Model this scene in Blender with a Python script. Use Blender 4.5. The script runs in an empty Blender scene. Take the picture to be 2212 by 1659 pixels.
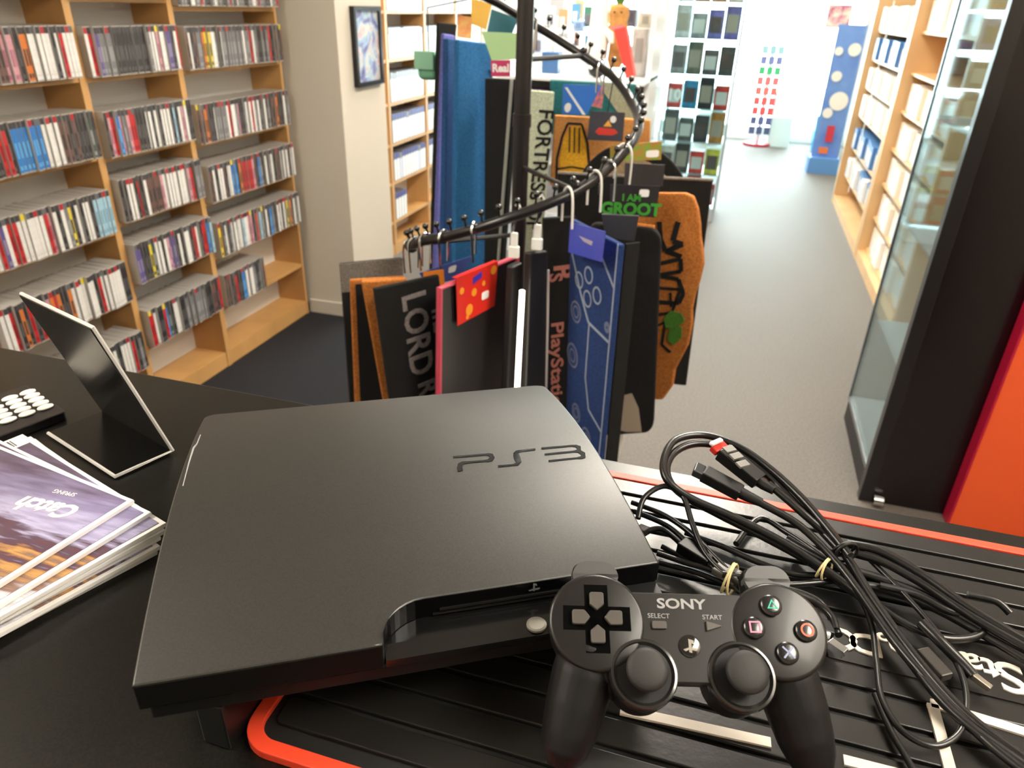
import bpy, bmesh, math, random
from mathutils import Vector, Matrix
SC = bpy.context.scene
COL = SC.collection
rnd = random.Random(7)
PI = math.pi

# ------------------------------------------------------------------ camera
F = 1560.0; CX, CY = 1106.0, 829.5
PITCH, ROLL, YAW = math.radians(27.7), math.radians(-1.8), math.radians(-15.9)
CAM = Vector((0, 0, 1.5))
fwd = Vector((math.sin(YAW)*math.cos(PITCH), math.cos(YAW)*math.cos(PITCH), -math.sin(PITCH)))
rgt = Vector((math.cos(YAW), -math.sin(YAW), 0)); dwn = fwd.cross(rgt)
R2 = rgt*math.cos(ROLL) + dwn*math.sin(ROLL); D2 = dwn*math.cos(ROLL) - rgt*math.sin(ROLL)
cd = bpy.data.cameras.new('camera'); cam = bpy.data.objects.new('camera', cd); COL.objects.link(cam)
M = Matrix((R2, -D2, -fwd)).transposed().to_4x4(); M.translation = CAM
cam.matrix_world = M
cd.sensor_width = 36; cd.lens = F/2212*36; cd.clip_start = .02; cd.clip_end = 100
cd.dof.use_dof = True; cd.dof.focus_distance = .48; cd.dof.aperture_fstop = 13
SC.camera = cam

# ------------------------------------------------------------------ world, lights, exposure
SC.view_settings.view_transform = 'Standard'; SC.view_settings.look = 'None'
SC.view_settings.gamma = 1; SC.view_settings.use_curve_mapping = False
SC.view_settings.exposure = 0.75
w = bpy.data.worlds.new('daylight'); SC.world = w; w.use_nodes = True
bg = w.node_tree.nodes['Background']; bg.inputs[0].default_value = (.92, .97, 1, 1); bg.inputs[1].default_value = 14.0
def area(name, loc, sx, sy, power, col, rot=(0, 0, 0), portal=False):
    l = bpy.data.lights.new(name, 'AREA'); l.shape = 'RECTANGLE'; l.size = sx; l.size_y = sy; l.energy = power; l.color = col
    if portal: l.cycles.is_portal = True
    o = bpy.data.objects.new(name, l); o.location = loc; o.rotation_euler = rot; COL.objects.link(o); return o
area('window_portal', (-.3, 10.55, 1.4), 4.0, 2.6, 1, (1, 1, 1), (-PI/2, 0, 0), True)
LAMPS = [(.0, 2.66, 38), (-.25, 5.6, 10), (-.25, 8.2, 14), (-1.8, -.1, 14), (-1.3, 4.6, 4), (1.05, .4, 8)]  # ceiling panels out of view; counter pair added to light shelves and orange panel
for lx, ly, lp in LAMPS:
    area('ceiling_lamp', (lx, ly, 2.655), .5, 1.1, lp, (1, .91, .79))

# ------------------------------------------------------------------ helpers
def ray(u, v): return R2*((u-CX)/F) + D2*((v-CY)/F) + fwd
def at(u, v, x=None, y=None, z=None):
    d = ray(u, v)
    if z is not None: t = (z-CAM.z)/d.z
    elif y is not None: t = (y-CAM.y)/d.y
    else: t = (x-CAM.x)/d.x
    return CAM + d*t
def V(*a): return Vector(a)
def lin(c):
    def g(x): x /= 255; return x/12.92 if x <= .04045 else ((x+.055)/1.055)**2.4
    return (g(c[0]), g(c[1]), g(c[2]), 1)
MATS = {}
def P(name, col, rough=.5, metal=0, noise=0, nscale=40, bump=0, bscale=200, col2=None, spec=.5, emit=0, sheen=0, coat=0, alpha=1, wave=None):
    if name in MATS: return MATS[name]
    m = bpy.data.materials.new(name); m.use_nodes = True; nt = m.node_tree; b = nt.nodes['Principled BSDF']
    b.inputs['Base Color'].default_value = lin(col); b.inputs['Roughness'].default_value = rough; b.inputs['Metallic'].default_value = metal
    b.inputs['Specular IOR Level'].default_value = spec
    if sheen: b.inputs['Sheen Weight'].default_value = sheen
    if coat: b.inputs['Coat Weight'].default_value = coat; b.inputs['Coat Roughness'].default_value = .08
    if emit: b.inputs['Emission Color'].default_value = lin(col); b.inputs['Emission Strength'].default_value = emit
    tc = nt.nodes.new('ShaderNodeTexCoord')
    if wave:
        mp = nt.nodes.new('ShaderNodeMapping'); mp.inputs['Scale'].default_value = wave; nt.links.new(tc.outputs['Object'], mp.inputs[0]); src = mp.outputs[0]
    else: src = tc.outputs['Object']
    if noise:
        n = nt.nodes.new('ShaderNodeTexNoise'); n.inputs['Scale'].default_value = nscale; n.inputs['Detail'].default_value = 4; nt.links.new(src, n.inputs['Vector'])
        r = nt.nodes.new('ShaderNodeValToRGB'); c1 = lin(col); c2 = lin(col2) if col2 else tuple(max(0, q*(1-noise)) for q in c1[:3]) + (1,)
        r.color_ramp.elements[0].color = c2; r.color_ramp.elements[1].color = c1; r.color_ramp.elements[0].position = .35; r.color_ramp.elements[1].position = .65
        nt.links.new(n.outputs[0], r.inputs[0]); nt.links.new(r.outputs[0], b.inputs['Base Color'])
    if bump:
        n = nt.nodes.new('ShaderNodeTexNoise'); n.inputs['Scale'].default_value = bscale; n.inputs['Detail'].default_value = 3; nt.links.new(tc.outputs['Object'], n.inputs['Vector'])
        bp = nt.nodes.new('ShaderNodeBump'); bp.inputs['Strength'].default_value = bump; bp.inputs['Distance'].default_value = .002
        nt.links.new(n.outputs[0], bp.inputs['Height']); nt.links.new(bp.outputs[0], b.inputs['Normal'])
    MATS[name] = m; return m
def glass_mat(name, tint=(240, 250, 250), refl=1.0):
    m = bpy.data.materials.new(name); m.use_nodes = True; nt = m.node_tree; nt.nodes.clear()
    o = nt.nodes.new('ShaderNodeOutputMaterial'); t = nt.nodes.new('ShaderNodeBsdfTransparent'); t.inputs[0].default_value = lin(tint)
    g = nt.nodes.new('ShaderNodeBsdfGlossy'); g.inputs['Roughness'].default_value = .03
    fr = nt.nodes.new('ShaderNodeFresnel'); fr.inputs[0].default_value = 1.5; ml = nt.nodes.new('ShaderNodeMath'); ml.operation = 'MULTIPLY'; ml.inputs[1].default_value = refl
    mx = nt.nodes.new('ShaderNodeMixShader'); nt.links.new(fr.outputs[0], ml.inputs[0]); nt.links.new(ml.outputs[0], mx.inputs[0])
    nt.links.new(t.outputs[0], mx.inputs[1]); nt.links.new(g.outputs[0], mx.inputs[2]); nt.links.new(mx.outputs[0], o.inputs[0]); return m

class MB:
    def __init__(s): s.v = []; s.f = []; s.m = []
    def add(s, vs, fs, mi=0, M=None):
        b = len(s.v); s.v += [(M @ Vector(q)) if M else Vector(q) for q in vs]
        for f in fs: s.f.append([b+i for i in f]); s.m.append(mi)
        return s
    def box(s, a, b, mi=0, M=None):
        x0, y0, z0 = [min(a[i], b[i]) for i in range(3)]; x1, y1, z1 = [max(a[i], b[i]) for i in range(3)]
        return s.add([(x0,y0,z0),(x1,y0,z0),(x1,y1,z0),(x0,y1,z0),(x0,y0,z1),(x1,y0,z1),(x1,y1,z1),(x0,y1,z1)],
                     [(0,3,2,1),(4,5,6,7),(0,1,5,4),(1,2,6,5),(2,3,7,6),(3,0,4,7)], mi, M)
    def prism(s, pts, z0, z1, mi=0, M=None, top=None):
        n = len(pts); vs = [(p[0], p[1], z0) for p in pts] + [(p[0], p[1], z1) for p in (top or pts)]
        return s.add(vs, [tuple(range(n-1, -1, -1)), tuple(range(n, 2*n))] + [(i, (i+1) % n, n+(i+1) % n, n+i) for i in range(n)], mi, M)
    def hexa(s, q, d, mi=0):   # quad corners (4 vectors) + thickness vector
        q = [Vector(p) for p in q]; d = Vector(d)
        return s.add(q + [p+d for p in q], [(3,2,1,0),(4,5,6,7),(0,1,5,4),(1,2,6,5),(2,3,7,6),(3,0,4,7)], mi)
    def tube(s, path, r, seg=8, mi=0, closed=False):
        pts = [Vector(p) for p in path]; n = len(pts); rs = r if isinstance(r, (list, tuple)) else [r]*n
        t0 = (pts[1]-pts[0]).normalized(); up = V(0, 0, 1) if abs(t0.z) < .9 else V(1, 0, 0)
        nx = t0.cross(up).normalized(); rings = []; vs = []
        for i, p in enumerate(pts):
            a = pts[(i+1) % n] if (closed or i < n-1) else pts[i]; b = pts[i-1] if (closed or i > 0) else pts[i]
            t = (a-b)
            t = t.normalized() if t.length > 1e-9 else t0
            nx = (nx - t*nx.dot(t)); nx = nx.normalized() if nx.length > 1e-6 else t.orthogonal().normalized()
            bn = t.cross(nx)
            for k in range(seg):
                q = 2*PI*k/seg; vs.append(p + (nx*math.cos(q) + bn*math.sin(q))*rs[i])
        fs = []
        for i in range(n if closed else n-1):
            j = (i+1) % n
            for k in range(seg): fs.append((i*seg+k, i*seg+(k+1) % seg, j*seg+(k+1) % seg, j*seg+k))
        if not closed: fs += [tuple(range(seg-1, -1, -1)), tuple(range((n-1)*seg, n*seg))]
        return s.add(vs, fs, mi)
    def lathe(s, prof, seg=24, mi=0, M=None):   # profile of (r, z), closed at ends when r = 0
        vs = []; fs = []; n = len(prof)
        for r, z in prof:
            for k in range(seg): a = 2*PI*k/seg; vs.append((r*math.cos(a), r*math.sin(a), z))
        for i in range(n-1):
            for k in range(seg): fs.append((i*seg+k, i*seg+(k+1) % seg, (i+1)*seg+(k+1) % seg, (i+1)*seg+k))
        fs += [tuple(range(seg-1, -1, -1)), tuple(range((n-1)*seg, n*seg))]
        return s.add(vs, fs, mi, M)
    def ball(s, c, r, seg=12, mi=0, sc=(1, 1, 1)):
        c = Vector(c); prof = [(max(1e-4, r*math.sin(PI*i/8)), -r*math.cos(PI*i/8)) for i in range(9)]
        return s.lathe(prof, seg, mi, Matrix.Translation(c) @ Matrix.Diagonal((*sc, 1)))
ORG = {}
def mesh_obj(name, mb, mats, parent=None, org=None, smooth=False, bevel=0, seg=2):
    if parent is not None: org = ORG[parent.name]
    elif org is None:
        xs = [q.x for q in mb.v]; ys = [q.y for q in mb.v]; zs = [q.z for q in mb.v]
        org = V((min(xs)+max(xs))/2, (min(ys)+max(ys))/2, min(zs))
    org = Vector(org)
    me = bpy.data.meshes.new(name); me.from_pydata([q-org for q in mb.v], [], mb.f)
    for m in (mats if isinstance(mats, (list, tuple)) else [mats]): me.materials.append(m)
    me.polygons.foreach_set('material_index', mb.m)
    bm = bmesh.new(); bm.from_mesh(me); bmesh.ops.recalc_face_normals(bm, faces=bm.faces); bm.to_mesh(me); bm.free()
    if smooth: me.polygons.foreach_set('use_smooth', [True]*len(me.polygons)); me.set_sharp_from_angle(angle=math.radians(40))
    o = bpy.data.objects.new(name, me); COL.objects.link(o)
    if parent is not None: o.parent = parent
    else: o.location = org
    if bevel:
        b = o.modifiers.new('bevel', 'BEVEL'); b.width = bevel; b.segments = seg; b.limit_method = 'ANGLE'; b.angle_limit = math.radians(40)
    ORG[o.name] = org; return o
def tag(o, label, cat, group=None, kind=None):
    o['label'] = label; o['category'] = cat
    if group: o['group'] = group
    if kind: o['kind'] = kind
    return o
def thing(name, label, cat, loc, group=None):
    o = bpy.data.objects.new(name, None); o.empty_display_size = .05; o.location = loc; COL.objects.link(o); ORG[o.name] = Vector(loc)
    return tag(o, label, cat, group)
def struct(name, mb, mat, parent=None, **k):
    o = mesh_obj(name, mb, mat, parent, **k)
    if parent is None: o['kind'] = 'structure'
    return o
def frame(o, x, y, z):
    m = Matrix((Vector(x), Vector(y), Vector(z))).transposed().to_4x4(); m.translation = Vector(o); return m
def text(name, s, size, mat, M, parent, ext=.0006, align='CENTER', sx=1, bold=0, serif=False):
    cu = bpy.data.curves.new(name, 'FONT'); cu.body = s; cu.size = size; cu.extrude = ext; cu.align_x = align; cu.align_y = 'CENTER'; cu.offset = bold; cu.resolution_u = 3
    ob = bpy.data.objects.new('tmp', cu); COL.objects.link(ob); dg = bpy.context.evaluated_depsgraph_get()
    me = bpy.data.meshes.new_from_object(ob.evaluated_get(dg)); bpy.data.objects.remove(ob); bpy.data.curves.remove(cu)
    org = ORG[parent.name]; me.transform(Matrix.Translation(-org) @ M @ Matrix.Diagonal((sx, 1, 1, 1)))
    me.materials.clear(); me.materials.append(mat); me.name = name
    o = bpy.data.objects.new(name, me); COL.objects.link(o); o.parent = parent; ORG[o.name] = org; return o
def smoothpath(pts, n=8):
    pts = [Vector(p) for p in pts]; out = []
    for i in range(len(pts)-1):
        p0 = pts[max(i-1, 0)]; p1 = pts[i]; p2 = pts[i+1]; p3 = pts[min(i+2, len(pts)-1)]
        for k in range(n):
            t = k/n; out.append(.5*((2*p1) + (p2-p0)*t + (2*p0-5*p1+4*p2-p3)*t*t + (3*p1-p0-3*p2+p3)*t**3))
    out.append(pts[-1]); return out
def circ(r, n=24, c=(0, 0), a0=0): return [(c[0]+r*math.cos(a0+2*PI*k/n), c[1]+r*math.sin(a0+2*PI*k/n)) for k in range(n)]
ORD = ['first', 'second', 'third', 'fourth', 'fifth', 'sixth', 'seventh', 'eighth', 'ninth', 'tenth', 'eleventh', 'twelfth', 'thirteenth', 'fourteenth', 'fifteenth',
       'sixteenth', 'seventeenth', 'eighteenth', 'nineteenth', 'twentieth'] + ['twenty-'+q for q in ('first', 'second', 'third', 'fourth', 'fifth', 'sixth', 'seventh', 'eighth', 'ninth')] + \
      ['thirtieth'] + ['thirty-'+q for q in ('first', 'second', 'third', 'fourth', 'fifth', 'sixth', 'seventh', 'eighth', 'ninth')] + ['fortieth'] + ['forty-'+q for q in ('first', 'second', 'third', 'fourth', 'fifth', 'sixth', 'seventh', 'eighth', 'ninth')]
random.seed(3)

# ------------------------------------------------------------------ materials
m_wood = P('maple_veneer', (206, 158, 98), .45, noise=.15, nscale=6, wave=(1, 1, .15))
m_rwood = P('pale_maple', (226, 184, 132), .45, noise=.1, nscale=6, wave=(1, 1, .15))
m_back = P('grey_backboard', (226, 223, 216), .6)
m_wall = P('beige_paint', (196, 188, 174), .8, bump=.1, bscale=300)
m_carpet = P('grey_carpet', (106, 97, 88), .62, noise=.45, nscale=120, bump=.8, bscale=300, spec=.5, sheen=.2)
m_carpetd = P('dark_carpet', (19, 20, 28), .95, noise=.4, nscale=260, bump=.5, bscale=500)
m_ceil = P('ceiling_white', (225, 222, 214), .9)
m_lam = P('black_laminate', (12, 11, 11), .3, noise=.5, nscale=700, col2=(27, 26, 22), spec=.32)
m_chrome = P('chrome', (225, 225, 228), .15, 1)
m_blk = P('black_metal', (24, 22, 24), .35, coat=.2)
m_blkp = P('black_plastic', (13, 13, 14), .45)
m_white = P('white_paint', (235, 235, 232), .5)
m_glass = glass_mat('clear_glass', refl=.6)
m_glow = P('lit_diffuser', (255, 246, 230), .5, emit=11)

# ------------------------------------------------------------------ setting
ZC = 1.135
XL = -2.054; XW = -2.24; XR = 1.34; YF = 10.6; HC = 2.7
struct('floor', MB().box((-.9, -1.2, -.05), (XR, YF, 0)).box((XW, 3.2, -.05), (-.9, YF, 0)), m_carpet)
struct('floor_dark_area', MB().box((XW, -1.2, -.05), (-.9, 3.2, 0)), m_carpetd)  # floor drawn darker and bluer left of the rack
struct('ceiling', MB().box((XW-.1, -1.2, HC), (XR+.1, YF+.1, HC+.08)), m_ceil)
struct('wall_left', MB().box((XW-.1, -1.2, 0), (XW, YF, HC)), m_wall)
struct('wall_right', MB().box((XR, -1.2, 0), (XR+.1, YF, HC)), m_wall)
struct('wall_back', MB().box((XW-.1, -1.3, 0), (XR+.1, -1.2, HC)), m_wall)
struct('wall_pillar', MB().box((XW, 3.2, 0), (-1.775, 3.66, HC)), m_wall)
struct('baseboard_pillar', MB().box((XL, 3.188, 0), (-1.775, 3.2, .07)).box((-1.775, 3.188, 0), (-1.763, 3.66, .07)), m_wall)
struct('wall_front', MB().box((XW-.1, YF, 0), (XR+.1, YF+.1, .16)).box((XW-.1, YF, 2.55), (XR+.1, YF+.1, HC)), m_white)
wf = MB()
for x in (-2.3, -1.1, .05, 1.33): wf.box((x-.03, YF, .16), (x+.03, YF+.06, 2.55))
wn = struct('window_1', wf, P('aluminium_frame', (220, 222, 222), .4, .3))
struct('window_pane', MB().box((-2.3, YF+.025, .16), (1.33, YF+.031, 2.55)), m_glass, wn)
struct('ground_outside', MB().box((-8, YF+.1, -.1), (8, 20, -.05)), P('pale_paving', (205, 203, 198), .8))
for i, (lx, ly, lp) in enumerate(LAMPS):
    t = thing('ceiling_light', 'recessed white ceiling light panel, ' + ['nearest above the garment rack', 'above the middle of the aisle', 'near the shop window', 'behind the counter on the left', 'beyond the pillar on the left', 'above the right end of the counter'][i], 'ceiling light', (lx, ly, 2.66), 'ceiling light panels')
    mesh_obj('diffuser', MB().box((lx-.27, ly-.57, 2.675), (lx+.27, ly+.57, 2.69)), m_glow, t)
    mesh_obj('frame', MB().box((lx-.3, ly-.6, 2.665), (lx-.27, ly+.6, 2.7)).box((lx+.27, ly-.6, 2.665), (lx+.3, ly+.6, 2.7)).box((lx-.27, ly-.6, 2.665), (lx+.27, ly-.57, 2.7)).box((lx-.27, ly+.57, 2.665), (lx+.27, ly+.6, 2.7)), m_white, t)

# ------------------------------------------------------------------ left shelving with game cases
YU = [1.47, 2.025, 2.49, 3.17]
ROWZ = {0: [1.50, 1.25, .997, .735, .476, .2], 1: [1.487, 1.245, .985, .757, .522, .26], 2: [1.46, 1.238, .96, .72, .483, .25]}
ROWZ = {k: [1.5-(1.5-z)*.978 for z in v] for k, v in ROWZ.items()}
BAY = ['left', 'middle', 'right']
def wall_unit(name, label, x0, x1, y0, y1, zs, top, kick=.07, th=.014, front=1, rcs=.004):
    t = thing(name, label, 'bookcase', ((x0+x1)/2, (y0+y1)/2, 0))
    a, b = (x1, x0)    # x1 is the open front
    mesh_obj('side_panel', MB().box((x0, y0, 0), (x1, y0+th, top)), m_, t)
    mesh_obj('side_panel', MB().box((x0, y1-th, 0), (x1, y1, top)), m_, t)
    mesh_obj('back_panel', MB().box((x0, y0+th, .02), (x0+(.01 if x1 > x0 else -.01), y1-th, top)), m_back, t)
    mesh_obj('kick_board', MB().box((x0, y0+th, 0), (x1-(.004 if x1 > x0 else -.004), y1-th, kick)), m_, t)
    rc = rcs if x1 > x0 else -rcs
    for z in zs: mesh_obj('shelf', MB().box((x0, y0+th, z-.017), (x1-rc, y1-th, z)), m_, t)
    return t
m_ = m_wood
for b in range(3):
    wall_unit('shelf_unit', ['maple shelf unit behind the black sign holder, leftmost of the wall', 'narrow maple shelf unit between two wider units on left wall', 'maple shelf unit touching the beige pillar'][b],
              -2.225, XL, YU[b], YU[b+1], ROWZ[b], 2.2)
PAL = {'w': ((232, 230, 226), (200, 196, 190)), 'k': ((40, 38, 42), (90, 88, 90)), 'g': ((120, 120, 124), (150, 150, 152)), 'r': ((196, 40, 44), (140, 20, 30)), 'b': ((40, 120, 196), (90, 160, 215)),
       'p': ((96, 82, 140), (140, 130, 160)), 'o': ((214, 120, 50), (80, 60, 50)), 'y': ((228, 205, 60), (60, 60, 60)), 'n': ((110, 80, 74), (60, 50, 50)), 'i': ((206, 150, 160), (160, 100, 120)),
       'c': ((160, 200, 220), (120, 160, 180)), 'x': ((60, 76, 70), (150, 150, 150))}
CN = {'w': 'white', 'k': 'black', 'g': 'grey', 'r': 'red', 'b': 'blue', 'p': 'purple', 'o': 'orange', 'y': 'yellow', 'n': 'brown', 'i': 'pink', 'c': 'pale blue', 'x': 'dark green'}
m_case = P('case_clear_plastic', (168, 164, 158), .3, coat=.2)
def case_mesh(c, h, th, d, capcol):
    m = MB(); y = th*.46
    m.box((-d, -y, 0), (0, y, h), 0)
    m.box((0, -y*.9, h*.03), (.0006, y*.9, h*.86), 1)          # spine insert
    m.box((0, -y*.9, h*.86), (.0006, y*.9, h*.98), 2)          # top band
    if c != 'w': m.box((.0006, -y*.5, h*.3), (.0009, y*.5, h*.6), 3); m.box((.0006, -y*.6, h*.08), (.0009, y*.6, h*.16), 3)
    else: m.box((.0006, -y*.5, h*.1), (.0009, y*.5, h*.13), 3)
    me = bpy.data.meshes.new('game_case'); me.from_pydata([tuple(q) for q in m.v], [], m.f)
    a, b2 = PAL[c]
    for mt in (m_case, P('spine_'+CN[c].replace(' ', '_'), a, .35, coat=.3, noise=.12, nscale=60), P('band_%d_%d_%d' % capcol, capcol, .35, coat=.2), P('print_'+CN[c].replace(' ', '_'), b2, .4)): me.materials.append(mt)
    me.polygons.foreach_set('material_index', m.m)
    return me
CASES = {}
def getcase(c, h=.15, th=.0155, d=.125, cap=None):
    cap = cap or (60, 58, 60)
    k = (c, h, th, d, cap)
    if k not in CASES: CASES[k] = case_mesh(*k)
    return CASES[k]
SEQ = {   # one string per bay and row, left to right as seen
 (2, 0): 'kggkwwggrgkkgwggkggrgkwggkkggwwgrggkgkwgrk', (1, 0): 'gkwgrkgwgkkwgkrgwgkwkgwgk', (0, 0): 'kwgkrgkwkwgkkrgwgkwgwkrgkwgk',
 (2, 1): 'nwknggoyywwgkwgggggggggwggrwgkkgkgrkk', (1, 1): 'wrpggggkkkkkkkkkkgwwiwwppk', (0, 1): 'wwwkpwnnnnnnnnnniiikoowwwwwkwr',
 (2, 2): 'nnonkkwggggwrwwgikkgwwrwgwkgwkgk', (1, 2): 'kirbigirrkkkwwkwkwwwkckwiwk', (0, 2): 'rrkrbwkrrkkrrkbbbbbbbwwwwnnknkkkxk',
 (2, 3): 'nkwkwwnkwwbbkonrrrrinkbgkwkgwxk', (1, 3): 'kkwwkrkwnnnnniwwwwwwwwirkgggkgx', (0, 3): 'wwkkwwwwwkykwrpwrrwwwwwwriwkwgykwkwwkccccc',
 (2, 4): 'yoxwkgwwgwwcwwiikrwcggwkbbgkwxwkwg', (1, 4): 'ppkkkyxwwkwippkwkwwkrrwkrrbckgwx', (0, 4): 'rwkwwrkokrkrkiorokkowwwwwwkrwwwwwwkk',
 (2, 5): 'nnknrkkbbwwwwgkkgnk', (1, 5): 'rrwkkrbxkwwkkggggggggkkkntk', (0, 5): 'wokwxkwwwrkgkwwwkcko'}
allc = []
for b in range(3):
    for r in range(6):
        s = SEQ[(b, r)]; y0 = YU[b]+.0155; y1 = YU[b+1]-.0155; n = len(s); z = ROWZ[b][r]; th = .0155
        full = int((y1-y0)/th); s = s.replace('t', 'n')
        if (b, r) == (2, 5): y = y0
        else: y = y0; s = (s*3)[:full] if b else (s*3)[:full]
        if b == 0 and len(SEQ[(b, r)]) >= full: s = SEQ[(b, r)][-full:]
        for i, c in enumerate(s):
            yy = y + th*(i+.5)
            x = XL + .032 + rnd.uniform(-.006, .006)
            if b == 1 and r == 5 and i in (8, 9): x = XL+.03
            d = (V(x, yy, z+.07)-CAM); vis = True
            if b == 0 and yy < 1.5: vis = False
            allc.append([b, r, i, c, x, yy, z, d.length, len(s)])
allc.sort(key=lambda q: (q[1] == 0, q[7]))
rest = MB(); restm = []
CAPS = [(58, 56, 60), (58, 56, 60), (170, 34, 44), (58, 56, 60), (222, 200, 50), (96, 98, 102)]
for k, (b, r, i, c, x, yy, z, d, n) in enumerate(allc):
    cap = CAPS[(i*7+r*5+b*3+(i//3)) % 6 if c != 'k' else 0]
    if cap[0] > 200 and (i % 5): cap = CAPS[2] if i % 2 else CAPS[0]
    if k < 300:
        o = bpy.data.objects.new('game_case', getcase(c, cap=cap)); o.location = (x, yy, z+.0008); o.rotation_euler = (0, 0, rnd.uniform(-.03, .03)); COL.objects.link(o)
        tag(o, '%s game case, %s from left, %s bay, %s shelf down, left wall' % (CN[c], ORD[i], BAY[b], ['top', 'second', 'third', 'fourth', 'fifth', 'sixth'][r]), 'game case', 'upright game cases on the left wall shelves')
    else:
        me = getcase(c, cap=cap); base = len(rest.v); rest.v += [q.co + V(x, yy, z+.0008) for q in me.vertices]
        for p in me.polygons:
            rest.f.append([base+q for q in p.vertices]); mt = me.materials[p.material_index]
            if mt not in restm: restm.append(mt)
            rest.m.append(restm.index(mt))
tag(mesh_obj('game_cases', rest, restm), 'remaining upright game cases on the far and top shelves of the left wall', 'game cases', kind='stuff')

# ------------------------------------------------------------------ shelves beyond the pillar
YU2 = [3.74, 4.28, 4.86, 5.44, 6.02]
Z2 = [1.45, 1.19, .945, .705, .47, .22]
for b in range(4):
    wall_unit('shelf_unit', ['maple shelf unit hidden behind the pillar', 'maple shelf unit right of the framed picture, first beyond the pillar', 'maple shelf unit behind the green plush toy, beyond the pillar', 'maple shelf unit behind the blue mats'][b], -2.225, -2.05, YU2[b], YU2[b+1], Z2, 2.2)
m_lab = P('white_label', (238, 238, 240), .5); m_bluecap = P('indigo_plastic', (72, 74, 140), .4); m_gcap = P('smoke_plastic', (120, 118, 126), .35)
def fat_case(h, th, d, face, cap, body):
    m = MB(); y = th*.47
    m.box((-d, -y, 0), (0, y, h), 0).box((0, -y*.92, h*.02), (.0008, y*.92, h*.78), 1).box((0, -y, h*.8), (.0012, y, h), 2)
    me = bpy.data.meshes.new('case'); me.from_pydata([tuple(q) for q in m.v], [], m.f)
    for mt in (body, face, cap): me.materials.append(mt)
    me.polygons.foreach_set('material_index', m.m); return me
fc = [fat_case(.17, .042, .14, m_lab, m_bluecap, m_gcap), fat_case(.17, .042, .14, m_lab, m_gcap, m_gcap), fat_case(.165, .042, .14, P('cool_label', (214, 220, 235), .5), m_gcap, m_gcap)]
for b in range(1, 4):
    for r, z in enumerate(Z2):
        n = int((YU2[b+1]-YU2[b]-.06)/.043)
        if r == 5 and b == 1: n = 4
        if r == 5 and b > 1: n = 0
        for i in range(n):
            o = bpy.data.objects.new('archive_case', fc[(0 if r in (3, 4, 5) else 1) if (i*5+r) % 7 else 2]); o.location = (-2.058, YU2[b]+.04+.043*(i+.5), z+.0008); COL.objects.link(o)
            tag(o, 'white labelled case, %s from left, %s shelf down, %s unit beyond the pillar' % (ORD[i], ['top', 'second', 'third', 'fourth', 'fifth', 'sixth'][r], ['', 'first', 'second', 'third'][b]), 'case', 'white labelled cases beyond the pillar')
# framed picture on the pillar
t = thing('framed_picture', 'black framed colourful picture hanging on the white side of the pillar', 'picture', (-1.775, 3.47, 1.14))
fr = MB(); y0, y1, z0, z1 = 3.33, 3.61, 1.13, 1.475
for a, b_ in (((y0, z0), (y0+.02, z1)), ((y1-.02, z0), (y1, z1)), ((y0+.02, z0), (y1-.02, z0+.02)), ((y0+.02, z1-.02), (y1-.02, z1))): fr.box((-1.775, a[0], a[1]), (-1.75, b_[0], b_[1]))
mesh_obj('frame', fr, P('black_lacquer', (18, 16, 20), .25), t)
mp = bpy.data.materials.new('abstract_print'); mp.use_nodes = True; nt = mp.node_tree
n = nt.nodes.new('ShaderNodeTexNoise'); n.inputs['Scale'].default_value = 9; n.inputs['Distortion'].default_value = 1.2; tc = nt.nodes.new('ShaderNodeTexCoord'); nt.links.new(tc.outputs['Object'], n.inputs['Vector'])
r = nt.nodes.new('ShaderNodeValToRGB'); e = r.color_ramp.elements; e[0].position = .3; e[0].color = lin((52, 70, 130)); e[1].position = .7; e[1].color = lin((225, 228, 232))
for ps, cc in ((.4, (116, 104, 150)), (.47, (130, 160, 196)), (.53, (190, 196, 190)), (.6, (180, 150, 160))): q = e.new(ps); q.color = lin(cc)
nt.links.new(n.outputs[0], r.inputs[0]); nt.links.new(r.outputs[0], nt.nodes['Principled BSDF'].inputs['Base Color']); nt.nodes['Principled BSDF'].inputs['Roughness'].default_value = .4
mesh_obj('print', MB().box((-1.775, y0+.02, z0+.02), (-1.763, y1-.02, z1-.02)), mp, t)

# ------------------------------------------------------------------ counter
t = thing('counter', 'black speckled shop counter across the foreground', 'counter', (-.3, .25, 0))
mesh_obj('worktop', MB().box((-2.0, -.16, ZC-.035), (1.2, .557, ZC)), m_lam, t, bevel=.002)
mesh_obj('front_panel', MB().box((-2.0, .47, 0), (1.2, .5, ZC-.035)), m_blkp, t)
mesh_obj('end_panel', MB().box((-2.0, -.1, 0), (-1.97, .47, ZC-.035)), m_blkp, t)

# ribbed counter mat
ZM = 1.141
def rrect(x0, y0, x1, y1, r, n=8):
    out = []
    for cx, cy, a in ((x1-r, y1-r, 0), (x0+r, y1-r, PI/2), (x0+r, y0+r, PI), (x1-r, y0+r, 1.5*PI)):
        out += [(cx+r*math.cos(a+PI/2*k/n), cy+r*math.sin(a+PI/2*k/n)) for k in range(n+1)]
    return out
t = thing('counter_mat', 'ribbed black rubber counter mat with orange-red rim and raised white lettering', 'counter mat', (.2, .37, ZC))
X0, X1, Y0, Y1 = -.2105, .72, .205, .531
m_rub = P('black_rubber', (27, 26, 25), .32, bump=.05, bscale=300); m_rubd = P('groove_rubber', (8, 8, 8), .7)
m_rim = P('orange_red_rim', (236, 72, 44), .45)
mesh_obj('base', MB().prism(rrect(X0+.004, Y0+.004, X1-.004, Y1-.004, .016), ZC, ZC+.0025), m_rubd, t)
outer = rrect(X0, Y0, X1, Y1, .02); inner = rrect(X0+.0085, Y0+.0085, X1-.0085, Y1-.0085, .0125); n = len(outer); rm = MB()
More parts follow.
